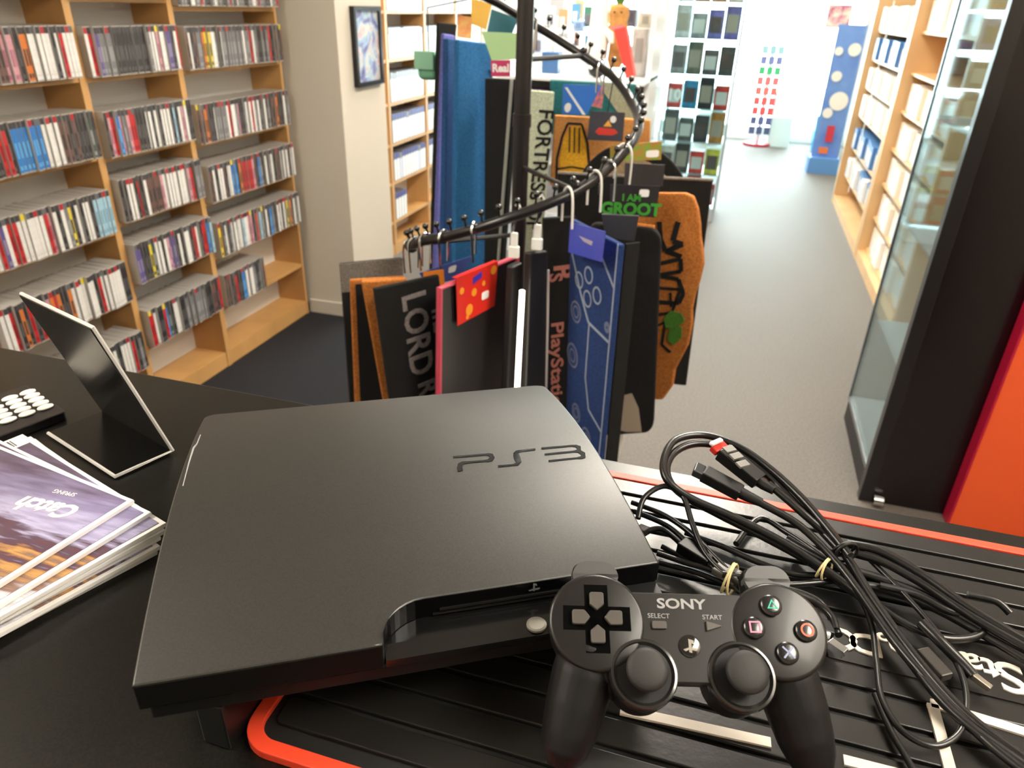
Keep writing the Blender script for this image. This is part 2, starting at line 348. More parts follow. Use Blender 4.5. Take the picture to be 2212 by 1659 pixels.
vs = [(x, y, ZC) for x, y in outer]+[(x, y, ZM) for x, y in outer]+[(x, y, ZM) for x, y in inner]+[(x, y, ZC+.002) for x, y in inner]
rm.add(vs, [(k*n+i, k*n+(i+1) % n, ((k+1) % 4)*n+(i+1) % n, ((k+1) % 4)*n+i) for k in range(4) for i in range(n)])
mesh_obj('rim', rm, m_rim, t, bevel=.0007)
yy = Y1-.0095; k = 0
while yy > Y0+.02:
    yb = max(yy-.0178, Y0+.0105); mesh_obj('rib', MB().prism(rrect(X0+(.0098 if k == 0 else .014), yb, X1-.012, yy, .004, 4), ZC+.002, ZM-.0006), m_rub, t, bevel=.0008); yy -= .0215; k += 1
m_wh = P('white_rubber', (222, 212, 200), .45)
def strip(pts, wd, z0, z1, mb=None):
    mb = mb or MB(); pts = [Vector(p[:2]) for p in pts]; L = []; R = []
    for i, p in enumerate(pts):
        a = pts[min(i+1, len(pts)-1)]; b = pts[max(i-1, 0)]; d = (a-b).normalized(); nn = V(-d.y, d.x); L.append(p+nn*wd/2); R.append(p-nn*wd/2)
    mb.prism([tuple(q) for q in L+R[::-1]], z0, z1); return mb
def mpx(*p): return [at(u, v, z=ZM) for u, v in p]
for j, (pts, wd) in enumerate([([(1340, 1533), (1665, 1605)], .0062), ([(1822, 1642), (2010, 1690)], .0062), ([(2062, 1700), (2014, 1522)], .0062), ([(2010, 1519), (2150, 1562), (2240, 1590)], .0062)]):
    mesh_obj('white_line', strip(mpx(*pts), wd, ZM-.001, ZM+.0008), m_wh, t)
plate = mpx((1770, 1325), (2330, 1440), (2370, 1560), (1790, 1420))
mesh_obj('name_plate', MB().prism([(q.x, q.y) for q in plate], ZM-.001, ZM+.0004), m_rub, t)
for ch, px, sz in (('S', (2182, 1462), .034), ('t', (2139, 1446), .026), ('a', (2099, 1434), .026), ('n', (1943, 1400), .026), ('o', (1908, 1380), .014), ('D', (1868, 1390), .025), ('C', (1816, 1378), .027)):
    c = at(*px, z=ZM+.0004); text('letter', ch, sz, m_wh, frame(c, (-1, -.03, 0), (.03, -1, 0), (0, 0, 1)), t, .0009, sx=1.15, bold=.0004)

# ------------------------------------------------------------------ games console
CO = V(-.2413, .1826, 0); ca = math.radians(30.44); U = V(math.cos(ca), math.sin(ca), 0); W_ = V(-math.sin(ca), math.cos(ca), 0)
ZT = 1.1988; CW, CD = .29, .2805
def zf(t_): q = min(max(t_/CD, 0), 1); return ZT - .006*q + .0159*4*q*(1-q)
def cp(u, t_, z): return CO + U*u + W_*t_ + V(0, 0, z)
def cons(u, v):
    z = ZT+.01
    for _ in range(8): p = at(u, v, z=z); q = p-CO; z = zf(q.dot(W_))
    return p
t = thing('game_console', 'matte black games console with arched top and disc slot, on the ribbed mat', 'game console', (CO+U*.145+W_*.14+V(0, 0, ZM)))
m_con = P('matte_console', (14, 14, 14), .40, noise=.35, nscale=800, col2=(34, 33, 31), bump=.03, bscale=1500, spec=.9)
m_glossk = P('gloss_black', (6, 6, 7), .2, spec=.3)
us = [0, .0015, .003, .006, .010] + [.01+.0125*i for i in range(1, 9)] + [.1175, .1222, .1230, .1240, .1255, .1275, .130, .133, .137, .142, .147] + [.155+.0125*i for i in range(10)] + [.28, .284, .287, .2885, .29]
def t0(u):
    if u <= .1225: return 0
    if u >= .147: return .0245
    q = (u-.1225)/.0245; return .0245*math.sqrt(max(0, 1-(1-q)**2))
def t1(u):
    r_ = .010; e = min(u, CW-u)
    return CD - (0 if e >= r_ else r_ - math.sqrt(r_*r_-(r_-e)**2))
NR = 26; vs = []; 
for zz in (0, 1):
    for u in us:
        for k in range(NR+1):
            a, b = t0(u), t1(u); tt = a+(b-a)*k/NR; vs.append(cp(u, tt, zf(tt) if zz == 0 else ZT-.0175))
nu = len(us); fs = []; N1 = nu*(NR+1)
for i in range(nu-1):
    for k in range(NR): a = i*(NR+1)+k; fs += [(a, a+NR+1, a+NR+2, a+1), (N1+a, N1+a+1, N1+a+NR+2, N1+a+NR+1)]
    for k in (0, NR): a = i*(NR+1)+k; fs.append((a, a+NR+1, N1+a+NR+1, N1+a))
for i in (0, nu-1):
    for k in range(NR): a = i*(NR+1)+k; fs.append((a, a+1, N1+a+1, N1+a))
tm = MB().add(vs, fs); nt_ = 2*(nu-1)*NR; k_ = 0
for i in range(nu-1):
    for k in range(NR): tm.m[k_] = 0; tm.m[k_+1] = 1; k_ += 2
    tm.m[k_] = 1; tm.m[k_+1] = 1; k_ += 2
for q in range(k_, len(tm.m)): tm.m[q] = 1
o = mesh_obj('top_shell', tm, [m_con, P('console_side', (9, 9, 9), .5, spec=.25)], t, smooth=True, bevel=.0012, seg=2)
MC = frame(CO, U, W_, (0, 0, 1))
mesh_obj('middle_tier', MB().box((.004, .003, ZT-.0285), (CW-.004, CD-.006, ZT-.0175), M=MC), m_blkp, t, bevel=.001)
mesh_obj('lower_body', MB().box((.045, .036, ZM), (CW-.012, CD-.012, ZT-.0285), M=MC), m_blkp, t, bevel=.001)
lp = [(u, t0(u)) for u in us if .1225 <= u <= CW]
mesh_obj('slot_panel', MB().add([MC @ V(u, q+.0002 if 0 else q-.0004, z) for z in (ZT-.0088, ZT+.0045) for u, q in lp], [(i, i+1, len(lp)+i+1, len(lp)+i) for i in range(len(lp)-1)]), m_glossk, t)
mesh_obj('front_lip', MB().add([MC @ V(*q) for q in [(.1232, .0005, ZT-.0125), (CW-.001, .0005, ZT-.0125), (CW-.001, .0095, ZT-.0098), (.1232, .0095, ZT-.0098), (CW-.001, .026, ZT-.0092), (.1232, .026, ZT-.0092), (.1232, .0005, ZT-.0174), (CW-.001, .0005, ZT-.0174)]],
      [(0, 1, 2, 3), (3, 2, 4, 5), (6, 7, 1, 0)]), P('gloss_lip', (16, 16, 17), .2, coat=.3), t)
mesh_obj('disc_slot', MB().box((.156, .0232, ZT-.0052), (.262, .0242, ZT-.0038), M=MC).box((.152, .0230, ZT-.0076), (.266, .0241, ZT-.0068), M=MC), P('slot_edge', (22, 21, 21), .4), t)
c = MC @ V(.2085, .0062, ZT-.0105)
mesh_obj('eject_button', MB().lathe([(.0058, -.0005), (.0058, .0008), (.0045, .0012), (0.0001, .0012)], 24, 0, frame(c, U, W_*.96, (0, 0, 1))), P('button_silver', (150, 146, 138), .3, .4), t)
mesh_obj('power_button', MB().lathe([(.0058, -.0005), (.0058, .0008), (.0045, .0012), (0.0001, .0012)], 24, 0, frame(MC @ V(.236, .0062, ZT-.0105), U, W_*.96, (0, 0, 1))), MATS['button_silver'], t)
# small raised emblem above the slot
ml = P('logo_silver', (150, 152, 156), .3, .6); c = MC @ V(.2115, .0238, ZT+.0010)
eb = MB(); EM = frame(c, U, (0, 0, 1), -W_); s_ = .0011
eb.prism([(-.7*s_, -2.2*s_), (.3*s_, -2.5*s_), (.3*s_, 1.6*s_), (1.5*s_, .9*s_), (1.2*s_, 2.3*s_), (-.7*s_, 2.9*s_)], 0, .0003, 0, EM)
eb.prism([(-3.2*s_, -1.6*s_), (-.7*s_, -.8*s_), (-.7*s_, -1.7*s_), (-2.2*s_, -2.1*s_)], 0, .0003, 0, EM).prism([(.3*s_, -.9*s_), (3.2*s_, -1*s_), (2.6*s_, -1.9*s_), (.3*s_, -1.9*s_)], 0, .0003, 0, EM)
mesh_obj('emblem', eb, ml, t)
mlogo = P('recessed_logo', (34, 38, 44), .1, .3, coat=.6)
def stroke(pts, mb):    # px points (u, v, halfwidth px) laid on the console top, crop frame of the logo
    Q = [Vector((940+a/6.144, 920+b/6.144)) for a, b, _ in pts]; L = []; R = []
    for i, q in enumerate(Q):
        d = (Q[min(i+1, len(Q)-1)]-Q[max(i-1, 0)]).normalized(); nn = Vector((-d.y, d.x))*pts[i][2]/6.144
        L.append(q+nn); R.append(q-nn)
    vs = [cons(*q)+V(0, 0, .00035) for q in L]+[cons(*q)+V(0, 0, .00035) for q in R]; n = len(Q)
    mb.add(vs, [(i, i+1, n+i+1, n+i) for i in range(n-1)])
lg = MB()
stroke([(237, 417, 11), (450, 399, 11), (660, 382, 11), (710, 382, 16), (745, 396, 28), (757, 422, 34), (740, 447, 28), (700, 463, 15), (650, 467, 11), (520, 478, 11), (420, 487, 12), (365, 495, 20), (333, 520, 33), (325, 560, 36), (335, 602, 36)], lg)
stroke([(835, 539, 12), (950, 529, 11), (1040, 520, 10), (1090, 508, 22), (1108, 482, 36), (1095, 440, 40), (1078, 400, 40), (1072, 370, 36), (1085, 348, 20), (1120, 336, 12), (1220, 325, 11), (1330, 313, 11)], lg)
stroke([(1410, 301, 11), (1600, 285, 11), (1810, 266, 10), (1870, 270, 16), (1910, 292, 28), (1912, 318, 30), (1880, 338, 18), (1840, 343, 10), (1650, 361, 11), (1452, 381, 11)], lg)
stroke([(1880, 338, 10), (1930, 350, 20), (1965, 378, 32), (1968, 405, 34), (1940, 423, 18), (1880, 430, 9), (1700, 448, 10), (1505, 469, 11)], lg)
mesh_obj('logo', lg, mlogo, t)
mesh_obj('scuff', MB().tube([cons(430+3, 940)+V(0, 0, .0003), cons(425, 960), cons(418, 968), cons(408, 1000), cons(395, 1050)], [.0004, .0006, .0009, .0006, .0004], 5), P('scuff_grey', (150, 150, 150), .5), t)

# ------------------------------------------------------------------ game controller
cen = CAM + ray(1485, 1350).normalized()*.405
TI = math.radians(29)
hx = (R2*math.cos(.02) + D2*math.sin(.02)); hx.z = 0; hx.normalize()
hb = V(-hx.y, hx.x, 0); cy_ = hb*math.cos(TI)+V(0, 0, math.sin(TI)); cz_ = hx.cross(cy_)
MK = frame(cen, hx, cy_, cz_) @ Matrix.Diagonal((.001, .001, .001, 1))
t = thing('game_controller', 'black wireless game controller with twin sticks leaning against the console', 'game controller', V(cen.x, cen.y, ZM))
m_ctl = P('satin_controller', (13, 13, 15), .5, spec=.32, bump=.05, bscale=1500)
b = MB()
for s in (-1, 1):
    cxx = 47*s; b.prism(circ(23.5, 32, (cxx, 0)), -20, -.6, 0, MK)
    b.prism(circ(16.6, 32, (24.5*s, -24.5)), -22, 0, 0, MK)
    b.tube([MK @ V(*q) for q in [(50*s, -8, -13), (53*s, -22, -17), (57*s, -36, -21), (60.5*s, -49, -25), (63*s, -57, -28), (64.5*s, -64-(4 if s > 0 else 0), -30)]], [q*.001 for q in (15, 16.5, 15.8, 14.2, 12.2, 7)], 20)
    b.prism(rrect(34.5*s if s > 0 else -58.5, 16, 58.5 if s > 0 else -34.5, 33, 4), -15, -4, 0, MK)
b.box((-42, -27, -18), (42, 15, -1.5), 0, MK)
o = mesh_obj('body', b, m_ctl, t)
rmm = o.modifiers.new('remesh', 'REMESH'); rmm.mode = 'VOXEL'; rmm.voxel_size = .0009; rmm.use_smooth_shade = True
sm = o.modifiers.new('smooth', 'SMOOTH'); sm.factor = .6; sm.iterations = 6
m_ctf = P('controller_face', (22, 21, 21), .34, spec=.4, coat=.08); m_ctk = P('controller_button', (74, 70, 66), .35, coat=.1); m_rec = P('recess_black', (5, 5, 5), .9, spec=.05)
mesh_obj('face_plate', MB().prism([(-30, 16.5), (30, 16.5), (36, 4), (30, -12), (12, -28.5), (-12, -28.5), (-30, -12), (-36, 4)], -3, -.2, 0, MK), m_ctf, t, bevel=.0007)
for s, cxx, cyy in ((-1, -47, .7), (1, 47.3, -1.5)):
    mesh_obj('button_lobe', MB().lathe([(25, -3), (25, -.8), (24.2, .2), (23, .6), (.01, .6)], 48, 0, MK @ Matrix.Translation((cxx, cyy, 0))), m_ctf, t, smooth=True)
    mesh_obj('stick_rim', MB().lathe([(17.2, -5), (17.2, -.2), (16.5, .9), (15.3, 1.1), (13.2, -.4), (12.8, -4)], 48, 0, MK @ Matrix.Translation((24.5*s, -24.5, 0))), P('rim_gloss', (32, 31, 31), .18, coat=.5), t, smooth=True)
    st = mesh_obj('analog_stick', MB().lathe([(6.5, -3), (6.5, 5), (8.6, 6.2), (10.2, 8.4), (10.4, 10), (9.6, 11.4), (7.5, 12.3), (4, 12.8), (.01, 12.9)], 40, 0, MK @ Matrix.Translation((24.5*s, -24.5, 0))), P('stick_rubber', (36, 36, 36), .6, bump=.1, bscale=2000), t, smooth=True)
    mesh_obj('shoulder_button', MB().prism(rrect(-12.3, -4, 12.3, 12, 8.5), -9, -2, 0, MK @ Matrix.Translation((46.5*s, 21.5, 0))), P('shoulder_plastic', (74, 74, 76), .42), t, bevel=.002, seg=3)
    mesh_obj('trigger', MB().prism(rrect(-11, 0, 11, 10, 4), -19, -11, 0, MK @ Matrix.Translation((46.5*s, 20.5, 0))), m_ctk, t, bevel=.002, seg=3)
cr = MB(); c0 = (-47, 2)
for k in range(4):
    a = k*PI/2; RM_ = MK @ Matrix.Translation((c0[0], c0[1], .6)) @ Matrix.Rotation(a, 4, 'Z')
    cr.box((-6.2, -1, -.3), (6.2, 17.5, .15), 0, RM_)
mesh_obj('direction_pad_recess', cr, m_rec, t)
for k in range(4):
    a = k*PI/2; RM_ = MK @ Matrix.Translation((c0[0], c0[1], .6)) @ Matrix.Rotation(a, 4, 'Z')
    mesh_obj('direction_button', MB().prism([(-3.7, 12.3), (-3.7, 6.6), (0, 3.6), (3.7, 6.6), (3.7, 12.3), (3, 13), (-3, 13)], 0, 2.6, 0, RM_), m_ctk, t, bevel=.0006)
SY = {'t': (20, 178, 150), 's': (214, 130, 165), 'c': (214, 92, 60), 'x': (140, 150, 190)}
for ch, dx, dy in (('t', -2.6, 12), ('s', -13.4, .2), ('c', 13.3, -.6), ('x', 1.6, -12)):
    MM = MK @ Matrix.Translation((47.4+dx, -1.2+dy, .6))
    bt = mesh_obj('action_button', MB().lathe([(5.6, -.4), (5.6, 1.6), (5.0, 2.3), (3.5, 2.7), (.01, 2.8)], 32, 0, MM), P('action_black', (18, 18, 19), .25, coat=.4), t, smooth=True)
    if ch == 't': ring = [(3.3*math.cos(q), 3.3*math.sin(q)-.5) for q in (PI/2, PI/2+2*PI/3, PI/2+4*PI/3)]
    elif ch == 's': ring = [(-2.9, -2.9), (2.9, -2.9), (2.9, 2.9), (-2.9, 2.9)]
    elif ch == 'c': ring = circ(3.4, 28)
    ms = P('symbol_'+{'t': 'green', 's': 'pink', 'c': 'orange', 'x': 'lilac'}[ch], SY[ch], .5); sb = MB()
    if ch == 'x':
        for a in (PI/4, -PI/4): sb.box((-3.9, -.45, 2.5), (3.9, .45, 3.05), 0, MM @ Matrix.Rotation(a, 4, 'Z'))
    else:
        n = len(ring); inn = [(x*.72, (y+.5)*.72-.5 if ch == 't' else y*.74) for x, y in ring]
        if ch == 't': inn = [(x*.62, (y+.5)*.62-.5) for x, y in ring]
        vs = [(x, y, 3.0) for x, y in ring]+[(x, y, 3.0) for x, y in inn]+[(x, y, 2.4) for x, y in ring]+[(x, y, 2.4) for x, y in inn]
        for i in range(n):
            j = (i+1) % n; sb.add(vs, [(i, j, n+j, n+i), (i, j, 2*n+j, 2*n+i), (n+i, n+j, 3*n+j, 3*n+i)], 0, MM)
    mesh_obj('symbol', sb, ms, bt)
mesh_obj('select_button', MB().prism(rrect(-18.6, -2.6, -11, 1.4, .8, 3), -.4, 1.3, 0, MK), m_ctk, t, bevel=.0004)
mesh_obj('start_button', MB().prism([(9.6, -3), (17.4, -.6), (17.4, -.1), (9.6, 2.1)], -.4, 1.3, 0, MK), m_ctk, t, bevel=.0004)
hbm = MK @ Matrix.Translation((0, -10.7, 0))
hb_ = mesh_obj('home_button', MB().lathe([(5.6, -.3), (5.6, .5), (4.8, .9), (.01, 1.1)], 32, 0, hbm), P('home_gloss', (20, 20, 20), .1, coat=.8), t, smooth=True)
mesh_obj('emblem', MB().prism([(-.8, -3.2), (.6, -3.6), (.6, 1.2), (2.1, .5), (1.8, 2.6), (-.8, 3.4)], 1, 1.35, 0, hbm).prism([(-3.8, -1.9), (-.8, -.9), (-.8, -2), (-2.6, -2.8)], 1, 1.35, 0, hbm).prism([(.6, -1), (3.8, -1.2), (3, -2.6), (.6, -2.2)], 1, 1.35, 0, hbm), P('emblem_silver', (190, 186, 178), .2, .8), hb_)
def ktext(nm, s, x, y, sz, mt, sx=1.0, bold=0): text(nm, s, sz, mt, frame(MK @ V(x, y, -.15), hx, cy_, cz_), t, .0002, sx=sx, bold=bold)
mtx = P('print_grey', (108, 104, 110), .4)
ktext('brand_text', 'SONY', -2.2, 10.6, .0073, mtx, 1.32, .00018)
ktext('button_text', 'SELECT', -14.6, 4.2, .0034, mtx, 1.05); ktext('button_text', 'START', 13.4, 4.2, .0034, mtx, 1.05)
for x, y, z_, w_ in ((-47, 15.5, 0, 4), ): pass

# ------------------------------------------------------------------ cables
m_cab = P('cable_rubber', (17, 17, 18), .33, coat=.15)
def cpath(pts, n=6):   # (u, v, height above mat)
    return smoothpath([at(p[0], p[1], z=ZM+p[2]) for p in pts], n)
def cable(name, label, runs, r, cat='cable'):
    p0 = at(runs[0][0][0], runs[0][0][1], z=ZM)
    t = thing(name, label, cat, (p0.x, p0.y, ZM))
    for q in runs: mesh_obj('cord', MB().tube(cpath(q), r, 10), m_cab, t, smooth=True)
    return t
def plug(t, a, b, w, h, taper=1, mat=None, name='plug', bev=.001):
    a = Vector(a); b = Vector(b); d = (b-a).normalized(); s = d.cross(V(0, 0, 1)).normalized(); n = s.cross(d)
    vs = [a+s*w/2+n*h/2, a-s*w/2+n*h/2, a-s*w/2-n*h/2, a+s*w/2-n*h/2]; vs += [b+s*w*taper/2+n*h*taper/2, b-s*w*taper/2+n*h*taper/2, b-s*w*taper/2-n*h*taper/2, b+s*w*taper/2-n*h*taper/2]
    return mesh_obj(name, MB().add(vs, [(0, 1, 2, 3), (4, 7, 6, 5), (0, 4, 5, 1), (1, 5, 6, 2), (2, 6, 7, 3), (3, 7, 4, 0)]), mat or m_blkp, t, bevel=bev)
H = lambda u, v, h: at(u, v, z=ZM+h)
# looped video cable with two flat connectors
t = cable('video_cable', 'thick black video cable looping past the counter edge, red tipped connector end', [
    [(1660, 1045, .042), (1730, 1105, .034), (1815, 1185, .022), (1890, 1300, .016), (1985, 1430, .012), (2090, 1545, .009), (2230, 1650, .008)],
    [(1640, 1085, .036), (1720, 1130, .03), (1790, 1195, .022), (1850, 1270, .016), (1935, 1390, .012), (2040, 1510, .009), (2130, 1600, .008), (2220, 1672, .008)],
    [(1835, 1200, .026), (1740, 1085, .036), (1660, 1010, .044), (1590, 962, .05), (1520, 940, .052), (1460, 950, .052), (1435, 990, .048), (1440, 1035, .042), (1490, 1075, .034), (1580, 1115, .028), (1680, 1165, .022), (1790, 1235, .016), (1870, 1300, .012), (1960, 1420, .01), (2060, 1540, .009), (2225, 1662, .008)],
    [(1820, 1195, .022), (1735, 1105, .03), (1650, 1020, .04), (1580, 972, .046), (1510, 958, .048), (1460, 975, .046), (1440, 1015, .042), (1465, 1062, .034), (1550, 1110, .024), (1650, 1160, .018), (1750, 1215, .012), (1860, 1290, .008)]], .0030)
plug(t, H(1640, 1040, .042), H(1560, 975, .052), .0135, .0095, 1.1, name='connector')
plug(t, H(1560, 975, .052), H(1547, 962, .054), .0145, .0055, 1, P('red_plastic', (190, 44, 34), .4), 'red_tip')
plug(t, H(1551, 958, .058), H(1543, 952, .0585), .013, .003, 1, P('white_plastic', (235, 225, 220), .4), 'white_tip')
for q in ((1575, 970), (1590, 985), (1604, 1002)): plug(t, H(q[0]+6, q[1]+6, .0555), H(q[0]-5, q[1]-5, .0565), .0095, .002, 1, P('grey_pad', (120, 118, 114), .4), 'grip_pad', .0003)
mesh_obj('strain_relief', MB().tube([H(1638, 1038, .042), H(1650, 1047, .041), H(1672, 1060, .04)], [.0046, .0042, .0033], 12), m_blkp, t, smooth=True)
plug(t, H(1600, 1065, .038), H(1520, 1022, .044), .0125, .0085, 1.05, name='connector')
plug(t, H(1520, 1022, .044), H(1499, 1012, .046), .0135, .006, 1, P('dark_metal', (70, 72, 74), .3, .7), 'metal_tip')
mesh_obj('strain_relief', MB().tube([H(1595, 1062, .038), H(1615, 1072, .037), H(1645, 1086, .036)], [.0046, .0042, .0033], 12), m_blkp, t, smooth=True)
# power cable bundle running to the right
cable('power_cable', 'black power cable bundle running to the right edge over the mat grooves', [
    [(1830, 1175, .02), (1900, 1190, .022), (1990, 1240, .02), (2090, 1310, .017), (2240, 1400, .014)],
    [(1845, 1195, .017), (1910, 1215, .018), (2000, 1265, .016), (2100, 1332, .014), (2240, 1412, .012)],
    [(1700, 1165, .012), (1790, 1215, .012), (1900, 1250, .011), (2000, 1290, .01), (2100, 1345, .009), (2240, 1425, .008)],
    [(1720, 1180, .008), (1800, 1250, .008), (1900, 1270, .008), (1990, 1300, .008), (2080, 1345, .007), (2240, 1438, .007)]], .0033)
t = cable('usb_cable', 'thin black charging cable making a large drooping loop over the chevron', [
    [(1760, 1225, .008), (1840, 1270, .008), (1880, 1340, .007), (1893, 1430, .006), (1905, 1510, .006), (1950, 1580, .006), (2020, 1612, .006), (2075, 1580, .007), (2088, 1510, .008), (2070, 1440, .009), (2020, 1360, .01), (1950, 1280, .012), (1880, 1210, .014)],
    [(1890, 1500, .004), (1925, 1580, .004), (1960, 1640, .004), (1985, 1690, .004)]], .0019)
plug(t, H(2045, 1465, .008), H(1990, 1405, .009), .009, .006, 1, P('plug_grey', (52, 48, 44), .35), 'plug')
t = cable('charging_lead', 'black charging lead ending in a silver plug beside the controller', [
    [(1560, 1240, .02), (1630, 1250, .02), (1700, 1275, .02), (1760, 1300, .018), (1795, 1330, .016), (1806, 1360, .014)],
    [(1690, 1270, .012), (1740, 1285, .012), (1780, 1310, .012), (1812, 1372, .013)]], .0024)
plug(t, H(1800, 1362, .012), H(1765, 1352, .013), .011, .006, 1, name='plug')
plug(t, H(1772, 1358, .013), H(1795, 1366, .013), .010, .004, 1, m_white, 'plug_collar')
plug(t, H(1792, 1388, .012), H(1826, 1412, .012), .0055, .0055, 1, m_chrome, 'metal_plug', .0003)
t = cable('audio_video_lead', 'thin black leads coiled behind the controller with a beige rubber band', [
    [(1378, 1120, .022), (1392, 1075, .03), (1435, 1050, .036), (1475, 1072, .034), (1495, 1130, .028), (1520, 1190, .022), (1560, 1235, .02), (1620, 1275, .018)],
    [(1365, 1085, .02), (1430, 1110, .022), (1490, 1150, .022), (1550, 1210, .02), (1590, 1250, .018)],
    [(1370, 1105, .016), (1440, 1135, .017), (1500, 1185, .017), (1570, 1230, .016), (1600, 1270, .014)],
    [(1385, 1150, .014), (1425, 1142, .018), (1455, 1160, .018), (1490, 1195, .016)],
    [(1420, 1195, .012), (1480, 1215, .014), (1545, 1235, .015), (1600, 1280, .012)],
    [(1425, 1215, .006), (1500, 1235, .009), (1570, 1262, .01), (1640, 1290, .01)],
    [(1430, 1180, .006), (1520, 1225, .006), (1650, 1260, .007), (1720, 1262, .008), (1800, 1255, .008)]], .0021)
plug(t, H(1470, 1175, .018), H(1535, 1215, .017), .011, .0085, 1, name='connector')
plug(t, H(1545, 1225, .018), H(1595, 1250, .018), .012, .006, 1, P('grey_plastic', (96, 92, 88), .4), 'ferrite')
plug(t, H(1378, 1142, .014), H(1398, 1150, .016), .008, .006, 1, name='plug')
cable('headset_cable', 'glossy black flat lead curving in a bow under the power cable', [
    [(1850, 1255, .01), (1900, 1310, .01), (1965, 1352, .009), (2035, 1378, .008), (2095, 1378, .008), (2128, 1360, .009), (2120, 1335, .01), (2050, 1320, .011), (1980, 1285, .012), (1900, 1265, .012)],
    [(2090, 1285, .012), (2150, 1298, .013), (2182, 1325, .01)]], .0026)
t = cable('adapter_lead', 'short black lead with a small metal jack beside the raised letter', [
    [(1990, 1345, .016), (2030, 1385, .014), (2075, 1430, .01), (2102, 1460, .008)]], .0036)
plug(t, H(2100, 1458, .008), H(2140, 1488, .006), .0045, .004, .9, P('nickel', (150, 142, 132), .3, .8), 'jack', .0005)
cable('spare_cable', 'black cable lying straight across the grooves behind the tied bundle', [
    [(1590, 1175, .004), (1640, 1120, .006), (1700, 1150, .006), (1760, 1190, .006), (1830, 1245, .006), (1880, 1330, .006)],
    [(1480, 1150, .004), (1560, 1180, .004), (1640, 1215, .004), (1720, 1240, .004), (1830, 1245, .005), (1950, 1262, .005), (2050, 1300, .005)]], .0024)
def band(name, label, c, r, n_, mat, tilt, wd=.0009):
    c = Vector(c); b = MB(); t_ = Vector(n_).normalized(); a = t_.cross(V(0, 0, 1)).normalized(); u2 = t_.cross(a)
    for k, off in enumerate((-.0016, .0016)):
        b.tube([c+t_*(off*(1+.7*math.sin(q))) + a*math.cos(q)*r + u2*math.sin(q)*r*tilt for q in [2*PI*i/24 for i in range(24)]], wd, 8, closed=True)
    return tag(mesh_obj(name, b, mat, smooth=True), label, 'rubber band' if 'band' in name else 'tie')
m_band = P('beige_rubber', (205, 190, 140), .5)
band('rubber_band', 'beige rubber band around the leads directly behind the controller', H(1577, 1250, .016), .011, H(1620, 1262, .016)-H(1530, 1225, .016), m_band, .95)
band('rubber_band', 'beige rubber band peeking out under the tied cable bundle', H(1782, 1228, .014), .009, H(1850, 1262, .014)-H(1730, 1200, .014), m_band, .8, .0008)
band('twist_tie', 'black wire twist tie knotted around the crossing video cables', H(1826, 1190, .024), .0085, H(1880, 1270, .02)-H(1780, 1140, .026), m_blkp, .9, .001)

# ------------------------------------------------------------------ sign holder, keypad, magazines (left)
t = thing('sign_holder', 'empty black folded sign holder with pale edges standing on the counter', 'sign holder', (-.5, .43, ZC))
A, B_ = V(-.548, .474, ZC+.002), V(-.440, .438, ZC+.002); ex = (B_-A).normalized(); n_ = V(ex.y, -ex.x, 0)   # towards the front
m_acr = P('black_acrylic', (8, 8, 9), .22, spec=.3); m_edge = P('acrylic_edge', (200, 198, 194), .4)
C_, D_ = B_+n_*.052, A+n_*.052; T1 = at(45, 635, z=1.2735); T2 = at(197, 712, z=1.2735)
T1 = A+(T1-A); T2 = T1+(B_-A)
up = (T1-A)
mesh_obj('base_plate', MB().hexa([A, B_, C_, D_], (0, 0, .002)), m_acr, t, bevel=.0006)
nn = (B_-A).cross(up).normalized()
mesh_obj('upright_plate', MB().hexa([A+V(0, 0, .002), B_+V(0, 0, .002), T2, T1], nn*.002), m_acr, t, bevel=.0006)
e = MB(); off = V(0, 0, .001)
e.tube([D_+off, C_+off, B_+off+ex*.001, T2-nn*.0004+ex*.0006, T1-nn*.0004], .0017, 6)
mesh_obj('edge', e, m_edge, t)
t = thing('keypad', 'black calculator with rows of oval white keys at the left edge', 'calculator', (-.62, .43, ZC))
k0 = at(140, 886, z=ZC+.009); k1 = at(0, 938, z=ZC+.009)
ex = (k0-k1).normalized(); ey = V(-ex.y, ex.x, 0)
MKp = frame(k0, ex, ey, (0, 0, 1))
mesh_obj('body', MB().prism(rrect(-.19, -.003, 0, .082, .004), -.009, 0, 0, MKp), P('charcoal_plastic', (26, 23, 26), .4), t, bevel=.001)
kc = [at(*p, z=ZC+.010) for p in ((98, 880), (58, 895), (18, 908))]; kc2 = [at(*p, z=ZC+.010) for p in ((55, 846), (18, 858))]
b0 = kc[0]; dx_ = (kc[2]-kc[0])/2; dy_ = (at(60, 848, z=ZC+.010)-kc[0])/4
for i in range(6):
    for j in range(5):
        c = b0+dx_*i+dy_*j
        mesh_obj('key', MB().lathe([(1, -.1), (1, .6), (.8, 1), (.01, 1.1)], 20, 0, frame(c, dx_.normalized(), V(-dx_.y, dx_.x, 0).normalized(), (0, 0, 1)) @ Matrix.Diagonal((.0072, .0048, .0015, 1))), P('key_white', (236, 232, 222), .4), t, smooth=True)
